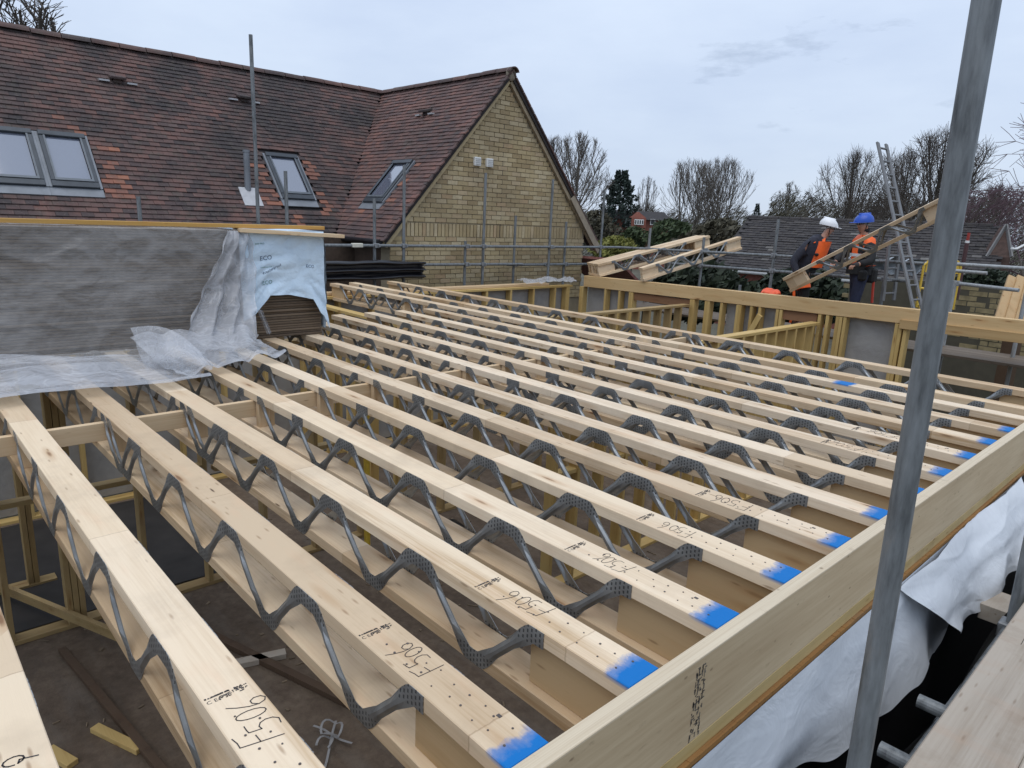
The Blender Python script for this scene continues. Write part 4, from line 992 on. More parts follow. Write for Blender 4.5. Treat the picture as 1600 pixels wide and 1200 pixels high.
# ---------------------------------------------------------------- people
def skin(name, verts, edges, radii, mat, root=0, sub=1, parent=None, loc=(0, 0, 0)):
    me = bpy.data.meshes.new(name); me.from_pydata([tuple(v) for v in verts], edges, [])
    o = bpy.data.objects.new(name, me); COL.objects.link(o)
    o.modifiers.new('s', 'SKIN'); ss = o.modifiers.new('u', 'SUBSURF'); ss.levels = sub; ss.render_levels = sub
    for i, sv in enumerate(me.skin_vertices[0].data):
        r = radii[i]; sv.radius = r if isinstance(r, tuple) else (r, r); sv.use_root = (i == root)
    dg = bpy.context.evaluated_depsgraph_get(); dg.update()
    m2 = bpy.data.meshes.new_from_object(o.evaluated_get(dg)); m2.name = name; bpy.data.objects.remove(o)
    m2.materials.clear(); m2.materials.append(mat)
    for p in m2.polygons: p.use_smooth = True
    return obj(name, m2, parent, loc)
SKIN = plain('skin', (.42, .22, .15), .6, 0, .08); HOOD = plain('navy_hoodie', (.022, .023, .035), .85, 0, .3, 20); NAVY = plain('navy_trousers', (.012, .016, .040), .85, 0, .3, 20)
BLK = plain('black_cloth', (.010, .010, .011), .85, 0, .3, 20); ORG = plain('orange_hivis', (.90, .13, .015), .6, 0, .1, 14); BOOT = plain('boot', (.05, .035, .025), .7); GLOVE = plain('red_glove', (.22, .03, .02), .8); GLOVEB = plain('dark_glove', (.03, .025, .025), .8)
HWHITE = plain('white_helmet', (.78, .79, .80), .35, 0, .04); HBLUE = plain('blue_helmet', (.01, .07, .42), .35, 0, .06); SILV = plain('reflective_strip', (.55, .56, .56), .35)
def person(label, base, J, face, mats, helmet_mat, group=None):
    """J: joint positions relative to the base; face: unit vector the head looks along"""
    t = thing('person', label, 'person', base); V = lambda k: Vector(J[k])
    # body: one continuous skin-coloured figure with hands of five fingers
    vs = [V('pelvis'), V('waist'), V('chest'), V('neck'), V('chin'), V('head')]; es = [(0, 1), (1, 2), (2, 3), (3, 4), (4, 5)]
    rd = [(.13, .11), (.115, .095), (.15, .11), .055, .062, .085]
    def chain(start, pts_, rs):
        p = start
        for q_, r in zip(pts_, rs): vs.append(Vector(q_)); rd.append(r); es.append((p, len(vs)-1)); p = len(vs)-1
        return p
    for s in 'LR':
        chain(0, [V('hip'+s), V('knee'+s), V('ankle'+s), V('toe'+s)], [.085, .058, .042, .035])
        e = chain(2, [V('sh'+s), V('el'+s), V('wr'+s)], [.044, .038, .032])
        w_ = V('wr'+s); fd = (w_-V('el'+s)).normalized(); sd_ = fd.cross(Vector((0, 0, 1)))
        sd_ = sd_.normalized() if sd_.length > .05 else Vector((1, 0, 0)); dn = fd.cross(sd_).normalized()
        if dn.z > 0: dn = -dn
        palm = chain(e, [w_+fd*.055], [.034])
        for k, ln in enumerate((.085, .095, .088, .070)):
            r0_ = w_+fd*.07+sd_*(.026-.0175*k); chain(palm, [r0_+fd*.02, r0_+fd*ln*.55+dn*.012, r0_+fd*ln*.75+dn*.045], [.011, .0095, .008])
        chain(palm, [w_+fd*.045+sd_*.042+dn*.01, w_+fd*.085+sd_*.05+dn*.035], [.012, .009])
    hd = V('head'); fc = Vector(face).normalized(); rt = fc.cross(Vector((0, 0, 1))).normalized()
    chain(5, [hd+fc*.095-Vector((0, 0, .03))], [.014]); chain(5, [hd+rt*.085-Vector((0, 0, .01))], [.014]); chain(5, [hd-rt*.085-Vector((0, 0, .01))], [.014])
    body = skin('body', vs, es, rd, SKIN, parent=t)
    m = MB()
    for s in (-1, 1): m.sphere(hd+fc*.083+rt*.032*s+Vector((0, 0, .005)), .011, 8, 6)
    obj('eyes', m.mesh('eyes', BLK, smooth=True), body); obj('mouth', MB().box(hd+fc*.078-Vector((0, 0, .075)), (.03, .03, .008)).mesh('mouth', plain('lips', (.25, .09, .08))), body)
    # jacket
    vs = [V('waist')-Vector((0, 0, .06)), V('waist'), V('chest'), V('neck')+Vector((0, 0, .01))]; es = [(0, 1), (1, 2), (2, 3)]; rd = [(.17, .14), (.16, .135), (.20, .155), .088]
    for s in 'LR': chain(2, [V('sh'+s), V('el'+s), V('wr'+s).lerp(V('el'+s), .06)], [.098, .068, .050])
    obj_j = skin('jacket', vs, es, rd, mats['jacket'], root=1, parent=t)
    # trousers
    vs = [V('pelvis'), V('waist')-Vector((0, 0, .04))]; es = [(0, 1)]; rd = [(.165, .14), (.15, .13)]
    for s in 'LR': chain(0, [V('hip'+s), V('knee'+s), V('ankle'+s)], [.108, .080, .066])
    skin('trousers', vs, es, rd, mats['trousers'], parent=t)
    for s in 'LR':
        a = V('ankle'+s); b = V('toe'+s); skin('boot', [a+Vector((0, 0, .03)), a-Vector((0, 0, .035)), b], [(0, 1), (1, 2)], [.058, .060, .052], BOOT, parent=t)
        w_ = V('wr'+s); d = (w_-V('el'+s)).normalized(); skin('glove', [w_-d*mats.get('cuff', .03), w_+d*.05, w_+d*.10], [(0, 1), (1, 2)], [.042, .047, .036], mats['glove'], parent=t)
    # helmet with brim and band
    h = MB(); up = Vector((0, 0, 1)); c = hd+Vector((0, 0, .035))
    rot = Matrix((fc, -rt, up)).transposed()
    hm = MB().sphere((0, 0, 0), 1, 18, 8, (.150, .125, .130), 0, .52); hm.v = [tuple(rot @ Vector(v)+c) for v in hm.v]
    hel = obj('helmet', hm.mesh('helmet', helmet_mat, smooth=True), t)
    br = MB().box((.135, 0, -.004), (.09, .17, .012)); br.v = [tuple(rot @ Vector(v)+c) for v in br.v]
    obj('brim', br.mesh('brim', helmet_mat, .004), hel)
    rg = MB().box((0, 0, .085), (.20, .03, .09)); rg.v = [tuple(rot @ Vector(v)+c) for v in rg.v]; obj('helmet_ridge', rg.mesh('helmet_ridge', helmet_mat, .012), hel)
    cs_ = MB()
    for s in (-1, 1): cs_.path([c+rt*.10*s, hd+rt*.07*s-Vector((0, 0, .09)), hd+fc*.03-Vector((0, 0, .125))], .006)
    obj('chin_strap', cs_.mesh('chin_strap', BLK), hel)
    return t
# worker A: white helmet, bends towards the joist; faces right of the picture
bx = Vector((-4.32, 10.92, -.50)); ra = r0.copy(); fa = Vector((-.68, .73, 0))   # ra = picture right, fa = away from the camera
def off(r__, f__, z): return ra*r__+fa*f__+Vector((0, 0, z))
JA = dict(pelvis=off(-.10, 0, .90), waist=off(-.06, 0, 1.06), chest=off(.04, -.02, 1.32), neck=off(.13, -.03, 1.49), chin=off(.18, -.03, 1.55), head=off(.20, -.03, 1.645),
          hipL=off(-.10, .10, .86), kneeL=off(-.02, .12, .48), ankleL=off(-.10, .16, .09), toeL=off(.08, .14, .035),
          hipR=off(-.10, -.10, .86), kneeR=off(-.06, -.12, .48), ankleR=off(-.16, -.12, .09), toeR=off(.02, -.16, .035),
          shL=off(.12, .17, 1.38), elL=off(.42, .12, 1.20), wrL=off(.60, -.08, 1.06), shR=off(-.12, -.12, 1.37), elR=off(-.34, -.14, 1.10), wrR=off(-.26, -.26, .86))
A = person('worker in a white helmet and dark hoodie with orange bib, leaning over the joist', bx, JA, ra*.94-Vector((0, 0, .18))-fa*.12, dict(jacket=HOOD, trousers=BLK, glove=GLOVE), HWHITE)
def vestgrid(fn, nu, nv, name, mat, par, sol=.012):
    return obj(name, grid(name, nu, nv, fn, mat), par)
def bib(u, v):
    c = off(.0+.10*(1-v), 0, 1.43-.42*v)
    w_ = .105+.05*v; a = (u-.5)*2.5; return c+ra*(.165*math.sin(a)*1.0+.02)+(-fa)*(.165*math.cos(a)+.01)
obj('orange_bib', grid('orange_bib', 14, 12, bib, ORG), A)
obj('hood', MB().sphere(off(.08, .03, 1.47), .115, 12, 8, (1.15, 1.0, .62)).mesh('hood', HOOD, smooth=True), A)
m = MB()
for s in (-.085, .075): m.bar(off(.03+s, -.165, 1.40), off(.10+s*.6, -.05, 1.50), .045, .012)
obj('bib_strap', m.mesh('bib_strap', ORG), A)
obj('bib_badge', MB().sphere(off(.01, -.195, 1.22), .035, 10, 6, (1, 1, .7)).mesh('bib_badge', BLK, smooth=True), A)
m = MB().tube(off(-.10, -.13, .66), off(-.12, -.10, .76), .112, .118, n=14, cap=False).tube(off(-.10, .10, .68), off(-.10, .10, .76), .112, .118, n=14, cap=False)
obj('orange_pocket', m.mesh('orange_pocket', ORG), A)
obj('tool_belt', MB().tube(off(-.08, 0, .93), off(-.075, 0, .99), .172, .168, n=16, cap=False).mesh('tool_belt', BLK), A)
m = MB().path([off(-.30, -.20, .80), off(-.27, -.22, .55), off(-.22, -.20, .30), off(-.26, -.18, .10)], .022)
obj('safety_lanyard', m.mesh('safety_lanyard', ORG), A)
# worker B: blue helmet, orange top, seen from the side and back, faces left
bxB = Vector((-3.42, 10.62, -.46))
JB = dict(pelvis=off(0, 0, .93), waist=off(.01, 0, 1.10), chest=off(.02, -.01, 1.36), neck=off(-.01, -.01, 1.53), chin=off(-.04, -.01, 1.59), head=off(-.05, -.01, 1.68),
          hipL=off(0, -.10, .88), kneeL=off(-.06, -.14, .49), ankleL=off(-.04, -.14, .09), toeL=off(-.20, -.16, .035),
          hipR=off(.02, .10, .88), kneeR=off(.05, .10, .49), ankleR=off(.08, .10, .09), toeR=off(-.08, .10, .035),
          shL=off(.00, -.19, 1.41), elL=off(.02, -.36, 1.16), wrL=off(-.22, -.44, 1.10), shR=off(.0, .18, 1.41), elR=off(-.24, .16, 1.20), wrR=off(-.42, -.08, 1.10))
Bp = person('worker in a blue helmet and orange top holding the joist beside the ladder', bxB, JB, -ra*.97-fa*.15-Vector((0, 0, .1)), dict(jacket=BLK, trousers=NAVY, glove=GLOVEB, cuff=.03), HBLUE)
J = JB; vv = [Vector(J['waist'])-Vector((0, 0, .02)), Vector(J['waist'])+Vector((0, 0, .10)), Vector(J['chest']), Vector(J['neck'])-Vector((0, 0, .05)), Vector(J['chest']).lerp(Vector(J['shL']), .92)+Vector((0, 0, .02)), Vector(J['chest']).lerp(Vector(J['shR']), .92)+Vector((0, 0, .02)), Vector(J['shR']).lerp(Vector(J['elR']), .45), Vector(J['shL']).lerp(Vector(J['elL']), .45)]
skin('orange_vest', vv, [(0, 1), (1, 2), (2, 3), (2, 4), (2, 5), (5, 6), (4, 7)], [(.172, .148), (.175, .150), (.215, .168), .085, .115, .115, .085, .085], ORG, root=1, parent=Bp)
obj('tool_belt', MB().tube(off(.0, 0, .94), off(.0, 0, 1.10), .185, .178, n=16, cap=False).mesh('tool_belt', BLK), Bp)
obj('tool_pouch', MB().box(off(.17, -.06, .93), (.14, .16, .22)).mesh('tool_pouch', BLK, .03), Bp); obj('tool_pouch', MB().box(off(-.02, -.20, .93), (.12, .10, .16)).mesh('tool_pouch', BLK, .03), Bp)
obj('reflective_strip', MB().tube(off(.015, -.005, 1.20), off(.016, -.005, 1.245), .186, .187, n=18, cap=False).mesh('reflective_strip', SILV), Bp)
obj('hanging_tool', MB().bar(off(.20, -.10, .84), off(.22, -.12, .52), .035, .03).mesh('hanging_tool', plain('red_tool', (.45, .04, .02), .5), .004), Bp)
obj('head_cloth', MB().sphere(off(-.02, 0, 1.60), .085, 12, 8, (.9, .9, .8), .35, 1.0).mesh('head_cloth', BLK, smooth=True), Bp)
# the joist they carry
a = Vector((-4.180, 10.193, 0.175)); b = Vector((-1.872, 9.403, 1.417))
d = (b-a).normalized(); ln = (b-a).length; mid = (a+b)/2
n_ = Vector((0.3505, -0.9362, 0.0273));   # the web side is turned towards the open floor
n_ = (n_-d*n_.dot(d)).normalized(); n_ = (n_*.96-Vector((0, 0, 1))*.08); n_ = (n_-d*n_.dot(d)).normalized()
t = make_joist('metal web joist being lifted at a slant by the two workers', (0, 0, 0), ln, W_chn, marks=False, post=False, group='metal web joist held by workers')
s = -n_; u = d.cross(s)
if u.z < 0: s = -s; u = d.cross(s)
m4 = Matrix((d, s, u)).transposed().to_4x4(); m4.translation = b+u*.254; t.matrix_world = m4
del t['group']

# ---------------------------------------------------------------- small things on the far scaffold
def ladder(label, a, b, wd, side, nr):
    a = Vector(a); b = Vector(b); side = Vector(side).normalized()
    t = thing('ladder', label, 'ladder', a, 'aluminium ladders leaning on the far scaffold')
    for s in (-1, 1): obj('stile', MB().bar(side*s*wd/2, b-a+side*s*wd/2, .03, .07, side).mesh('stile', ALU, .003), t)
    me = MB().tube(-side*wd/2, side*wd/2, .016, n=8).mesh('rung', ALU)
    for k in range(nr): obj('rung', me, t, (b-a)*((k+.6)/nr))
    return t
ld_t = Vector((-3.692, 11.438, 2.467)); ld_b = Vector((-2.684, 10.846, 0.286))
ladder('long aluminium ladder standing up against the sky behind the blue helmeted worker', ld_b-(ld_t-ld_b).normalized()*.5, ld_t, .30, Vector((.06, .998, 0)), 13)
a = Vector((-3.245, 11.316, 0.759)); ladder('shorter ladder section splayed against the long ladder', Vector((-3.132, 11.197, 0.076)), Vector((-3.216, 11.293, 1.035)), .34, Vector((.12, .99, 0)), 5)
# pedestrian barrier
p0 = Vector((-2.847, 11.619, -0.013))
br = thing('pedestrian_barrier', 'yellow site barrier partly hidden by the near pole', 'barrier', p0)
rr = Vector((.82, .57, 0)); 
tubes = [(Vector((0, 0, 0)), Vector((0, 0, .66))), (Vector((0, 0, .66)), rr*.09+Vector((0, 0, .74))), (rr*.09+Vector((0, 0, .74)), rr*0.46+Vector((0, 0, .74))), (rr*0.46+Vector((0, 0, .74)), rr*0.52+Vector((0, 0, .66))), (rr*0.52+Vector((0, 0, .66)), rr*0.52), (Vector((0, 0, .30)), rr*0.52+Vector((0, 0, .30))), (Vector((0, 0, .04)), rr*0.52+Vector((0, 0, .04)))]
m = MB()
for q0, q1 in tubes: m.tube(q0, q1, .019, n=8)
obj('barrier_frame', m.mesh('barrier_frame', YEL), br)
obj('barrier_panel', MB().bar(rr*.03+Vector((0, 0, .64)), rr*0.50+Vector((0, 0, .64)), .012, .18).mesh('barrier_panel', YEL, .003), br)
obj('barrier_foot', MB().bar(rr*.03+Vector((0, 0, .02)), rr*0.50+Vector((0, 0, .02)), .02, .08).mesh('barrier_foot', YEL, .003), br)
rod = MB().tube((0, 0, .30), (0, 0, .56), .008, n=6).mesh('barrier_rod', YEL)
for k in range(7): obj('barrier_rod', rod, br, rr*(.08+.063*k))
# orange bag
def bag(u, v):
    a = u*2*math.pi; t = v*math.pi; s = 1+.12*math.sin(3*a+1)+.08*math.sin(5*a); return (.21*s*math.copysign(abs(math.sin(t))**.6,1)*math.cos(a), .15*s*math.sin(t)**.6*math.sin(a), .055*math.cos(t)+.028*math.cos(a)**2+.012*math.sin(a*7)*math.sin(t)+.02*math.sin(4*a)*math.sin(t))
p = Vector((-4.726, 10.541, 0.041)); tag(obj('orange_bag', grid('orange_bag', 24, 12, bag, plain('orange_sack', (.85, .12, .04), .55, 0, .15, 10)), loc=p, rot=(0, .08, -.8)), 'bright orange sack lying behind the beam left of the workers', 'bag')
# leaning planks at the right
for k, (a, b, lab) in enumerate((
    (Vector((-1.818, 12.061, -0.156)), Vector((-1.907, 12.801, 0.514)), 'leaning timber plank at the right edge, first from the left'),
    (Vector((-1.705, 12.139, -0.146)), Vector((-1.804, 12.868, 0.522)), 'leaning timber plank at the right edge, middle of three'),
    (Vector((-1.593, 12.217, -0.135)), Vector((-1.694, 12.942, 0.530)), 'leaning timber plank cut off by the right edge of the photo'),
    )):
    tag(obj('timber_plank', MB().bar(a, b, .150, .045, (.5, -.8, .2)).mesh('timber_plank', W_plank, .004)), lab, 'timber')
tag(obj('floor_mat', MB().bb(-1.7, .8, 10.30, 10.42, -.02, .085).mesh('floor_mat', plain('grey_felt', (.28, .28, .28), .85)), rot=(0, 0, 0)), 'grey strip lying on the beam top at the right edge', 'strip')
p = Vector((-1.666, 12.424, -0.867))
tag(obj('timber_post', MB().bar(p+Vector((0, 0, -2)), p+Vector((0, 0, .75)), .32, .2, (1, 0, 0)).mesh('timber_post', W_brown, .006)), 'dark brown post seen below the beam at the right edge', 'post')
p = Vector((-2.786, 13.405, 1.050)); rp = thing('rubber_post', 'slim dark post with a red and white cap on the far right', 'post', p+Vector((0, 0, -1.0)))
obj('post_shaft', MB().tube((0, 0, 0), (0, 0, .95), .034, n=10).mesh('post_shaft', plain('maroon', (.07, .03, .03), .7)), rp); obj('post_cap', MB().tube((0, 0, .97), (0, 0, 1.12), .024, n=10).mesh('post_cap', plain('red_cap', (.30, .03, .02), .5)), rp); obj('post_collar', MB().tube((0, 0, .93), (0, 0, .99), .032, n=10).mesh('post_collar', WHITE), rp)
# pale wrapped goods beyond the rails
def pale(u, v):
    return (2.1*u, .10*math.sin(u*26)+.3*math.sin(v*math.pi*.5), .30*math.cos(v*math.pi*.5)+.05*nzv((u*9, v*3, 0), 2)+.05*math.sin(u*31+2*v))
p = Vector((-5.867, 15.253, 0.251)); tag(obj('wrapped_goods', grid('wrapped_goods', 60, 8, pale, fabric('pale_sheet', (.50, .53, .56), (.16, .18, .20), 4, .4)), loc=p, rot=(0, 0, .70)), 'row of pale plastic wrapped goods behind the two workers', 'wrapped goods')

# ---------------------------------------------------------------- houses and garden walls behind
bun = thing('bungalow', 'bungalow with long dark tiled roof behind the workers', 'house', (-12, 28.5, GZ))
B0 = Vector(bun.location)
pl = Vector((-15.188, 28.268, 1.434)); pr_ = Vector((-5.958, 29.860, 1.547)); rd = (pr_-pl); rd.z = 0; rl = rd.length; rd.normalize(); dn = Vector((rd.y, -rd.x, 0)); 
if dn.dot(CAM-pl) < 0: dn = -dn
zr = (pl.z+pr_.z)/2; depth = 3.6; drop = 2.05
def bp(s, t, h=0): return pl+rd*s+dn*depth*t+Vector((0, 0, -(pl.z-zr)-drop*t+h))
m = MB().add([bp(0, 0), bp(rl, 0), bp(rl, 1), bp(0, 1), bp(0, 0)-dn*depth-Vector((0, 0, drop)), bp(rl, 0)-dn*depth-Vector((0, 0, drop))], [(0, 1, 2, 3), (0, 4, 5, 1)])
m.v = [tuple(Vector(v)-B0) for v in m.v]; broof = obj('roof', m.mesh('roof', TILE_D), bun)
m = MB(); nr = 22; nn = Vector((0, 0, 1)); slope = (dn*depth-Vector((0, 0, drop))).normalized(); nrm = rd.cross(slope).normalized()
if nrm.z < 0: nrm = -nrm
rotB = Matrix((rd, slope, nrm)).transposed() @ Matrix.Rotation(.13, 3, 'X')
for i in range(nr):
    k = 0; s = .1+(.15 if i % 2 else 0)
    while s < rl-.1:
        c = bp(s+.15, (i+.5)/nr)+nrm*rnd.uniform(.03, .05); m.box(c-B0, (.29, depth/nr*1.3, .03), rotB); s += .30
obj('tile_field', m.mesh('tile_field', TILE_D), broof, kind='stuff')
m = MB()
for k in range(int(rl/.45)): m.tube(bp(k*.45, 0, .02)-B0, bp(k*.45+.43, 0, .02)-B0, .10, n=8)
obj('ridge_run', m.mesh('ridge_run', TILE_D), broof)
m = MB()
a, b = bp(.3, .93), bp(rl-.3, .93); m.add([a, b, Vector((b.x, b.y, GZ)), Vector((a.x, a.y, GZ)), a-dn*depth*1.86, b-dn*depth*1.86, Vector(((b-dn*depth*1.86).x, (b-dn*depth*1.86).y, GZ)), Vector(((a-dn*depth*1.86).x, (a-dn*depth*1.86).y, GZ)), bp(.3, 0), bp(rl-.3, 0)],
      [(0, 1, 2, 3), (4, 5, 6, 7), (1, 9, 5, 6, 2), (0, 8, 4, 7, 3)])
m.v = [tuple(Vector(v)-B0) for v in m.v]; obj('wall', m.mesh('wall', REDB), bun)
obj('gutter', MB().tube(bp(0, 1.01, -.04)-B0, bp(rl, 1.01, -.04)-B0, .06, n=8).mesh('gutter', plain('white_gutter', (.35, .36, .36), .6)), bun)
# boarded gable front at its right
p1 = Vector((-5.948, 27.987, 0.448)); p2 = Vector((-5.705, 28.630, 1.549)); p3 = Vector((-5.262, 28.132, 0.495))
gf = thing('gable_porch', 'brown boarded gable with pale edge boards at the right of the dark roof', 'porch', p1)
m = MB().add([p1-p1, p2-p1, p3-p1, Vector((0, 0, -2)), p3-p1+Vector((0, 0, -2)), -f_*-.3, p2-p1+f_*.3, p3-p1+f_*.3], [(0, 2, 1), (0, 3, 4, 2), (0, 1, 6, 5), (1, 2, 7, 6)])
obj('gable_board', m.mesh('gable_board', plain('brown_boards', (.075, .045, .035), .85, 0, .3, 9), fix=True), gf)
for q0, q1 in ((p1, p2), (p2, p3)): obj('bargeboard', MB().bar(q0-p1-f_*.05, q1-p1-f_*.05, .05, .12).mesh('bargeboard', plain('grey_barge', (.19, .185, .18), .7)), gf)
tag(obj('pale_railing', MB().path([Vector((-4.890, 26.238, 0.812)), Vector((-4.776, 26.354, 0.799)), Vector((-4.636, 26.548, 0.928)), Vector((-4.451, 26.784, 1.039))], .035).mesh('pale_railing', WHITE)), 'pale rail at the right edge beside the boarded gable', 'rail')
def red_house(label, a, b, zr_, wins, g0, g1_, gt, gc, gw_, gh_):
    t = thing('red_brick_house', label, 'house', (a.x, a.y, GZ)); o0 = Vector(t.location); d = (b-a).normalized(); n_ = Vector((d.y, -d.x, 0))
    low = lambda v: Vector((v.x, v.y, GZ))
    m = MB().add([v-o0 for v in (a, b, low(b), low(a))] + [v-o0-n_*6 for v in (a, b, low(b), low(a))], [(0, 1, 2, 3), (4, 5, 6, 7), (1, 5, 6, 2), (0, 4, 7, 3)])
    obj('wall', m.mesh('wall', REDB), t)
    r1, r2 = a-n_*3-d*.2, b-n_*3+d*.2; r1.z = r2.z = zr_
    e1, e2 = a+n_*.3-d*.2, b+n_*.3+d*.2; e1.z -= .05; e2.z -= .05; g1, g2 = e1-n_*6.6, e2-n_*6.6
    m = MB().add([v-o0 for v in (r1, r2, e2, e1, g1, g2)], [(0, 1, 2, 3), (0, 4, 5, 1), (0, 3, 4), (1, 5, 2)])
    obj('roof', m.mesh('roof', TILE_D), t)
    PANE = plain('dark_pane', (.05, .055, .06), .15)
    for c, W_, H_, k in wins:
        s = (c-a).dot(d); p = a+d*s+n_*.03; p.z = c.z
        wf = obj('window', MB().bar(p-d*W_/2-o0, p+d*W_/2-o0, .10, H_).mesh('window', WHITE), t)
        q = p+n_*.045; obj('pane', MB().bar(q-d*W_*.34-o0, q+d*W_*.34-o0, .04, H_*.74).mesh('pane', PANE), wf)
    m = MB().add([v-o0 for v in (g0, g1_, gt, low(g0), low(g1_), g0-n_*2, g1_-n_*2, gt-n_*4)], [(0, 1, 2), (0, 3, 4, 1), (0, 2, 7, 5), (1, 6, 7, 2)])
    obj('projecting_gable', m.mesh('projecting_gable', plain('red_gable', (.24, .085, .06), .9, 0, .15, 8)), t)
    wf = obj('window', MB().bar(gc-d*gw_/2-o0, gc+d*gw_/2-o0, .10, gh_).mesh('window', WHITE), t)
    for i in range(4):
        q = gc-d*gw_/2+d*gw_/4*(i+.5)+n_*.05; obj('pane', MB().bar(q-d*gw_*.07-o0, q+d*gw_*.07-o0, .04, gh_*.7).mesh('pane', PANE), wf)
    return t
red_house('distant red brick house with white windows left of the spare joists', Vector((-38.698, 47.546, 1.416)), Vector((-35.334, 51.193, 1.416)), 2.113,
          [(Vector((-37.627, 48.536, 0.995)), 0.497, 0.607, 1), (Vector((-36.191, 50.130, 1.194)), 0.441, 0.497, 1)], Vector((-36.735, 47.854, 1.484)), Vector((-35.892, 48.768, 1.484)), Vector((-36.411, 48.373, 1.983)), Vector((-36.200, 48.213, 1.143)), 0.772, 0.441)
# garden wall behind the right hand scaffold
gw = thing('garden_wall', 'mossy yellow brick garden wall behind the scaffold on the right', 'wall', (-4, 15.0, GZ))
wl = Vector((1, -.06, 0)).normalized(); bk = MB().box((0, 0, 0), (.30, .10, .085)).mesh('brick', plain('mossy_brick', (.25, .20, .105), .9, 0, .3, 9))
zt_ = Vector((-3.876, 15.407, 0.219)).z-GZ
obj('wall_core', MB().bar(Vector((-1.2, 0, zt_/2)), Vector((6.5, -.4, zt_/2)), .16, zt_).mesh('wall_core', plain('mossy_mortar', (.075, .066, .045), .9)), gw)
nbk = 0
for rr_ in range(13):
    for k in range(23):
        s = -1.2+k*.32+(.16 if rr_ % 2 else 0)
        if s > 6.4: continue
        o = obj('brick', bk, gw, Vector((0, 0, zt_-.05-rr_*.10))+wl*s+Vector((0, -.085+rnd.uniform(-.008, .008), 0)), (0, 0, -.06)); nbk += 1

# ---------------------------------------------------------------- trees
def grow(seed, h, spread, levels, trunk_r, fork=(3, 4), up=.35, droop=0.0, first=.3, multi=1, twig_r=.012):
    q = random.Random(seed); trunk = MB(); crown = MB()
    def rec(p, d, ln, r, lv):
        n = 3 if lv > 1 else 2
        for i in range(n):
            d2 = (d+Vector((q.uniform(-1, 1), q.uniform(-1, 1), q.uniform(-.6, 1)))*.16+Vector((0, 0, up*.12-droop*.12))).normalized()
            e = p+d2*ln/n; r2 = r*.86
            (trunk if lv >= levels-1 else crown).tube(p, e, r, r2, n=(7 if lv >= levels-1 else 3), cap=False)
            if lv > 0 and i >= (0 if lv < levels else 1):
                for k in range(q.randint(*fork) if i == n-1 else (1 if lv == levels else q.randint(1, 2))):
                    ang_ = q.uniform(.35, .85)*spread; az_ = q.uniform(0, 6.283); a = d2.orthogonal().normalized(); b = d2.cross(a)
                    nd = (d2*math.cos(ang_)+(a*math.cos(az_)+b*math.sin(az_))*math.sin(ang_)+Vector((0, 0, up*.3-droop*.35))).normalized()
                    rec(e, nd, ln*q.uniform(.55, .78), max(twig_r, r2*.58), lv-1)
            p = e; d = d2; r = r2
    for k in range(multi):
        d0 = Vector((q.uniform(-.25, .25), q.uniform(-.25, .25), 1)).normalized() if multi > 1 else Vector((0, 0, 1))
        rec(Vector((q.uniform(-.4, .4)*(multi > 1), q.uniform(-.4, .4)*(multi > 1), 0)), d0, h*first, trunk_r, levels)
    return trunk, crown
def scale_to(tr, cr_, h):
    mz_ = max(v[2] for v in cr_.v); s = h/mz_
    for m in (tr, cr_): m.v = [(v[0]*s, v[1]*s, v[2]*s) for v in m.v]
    return s
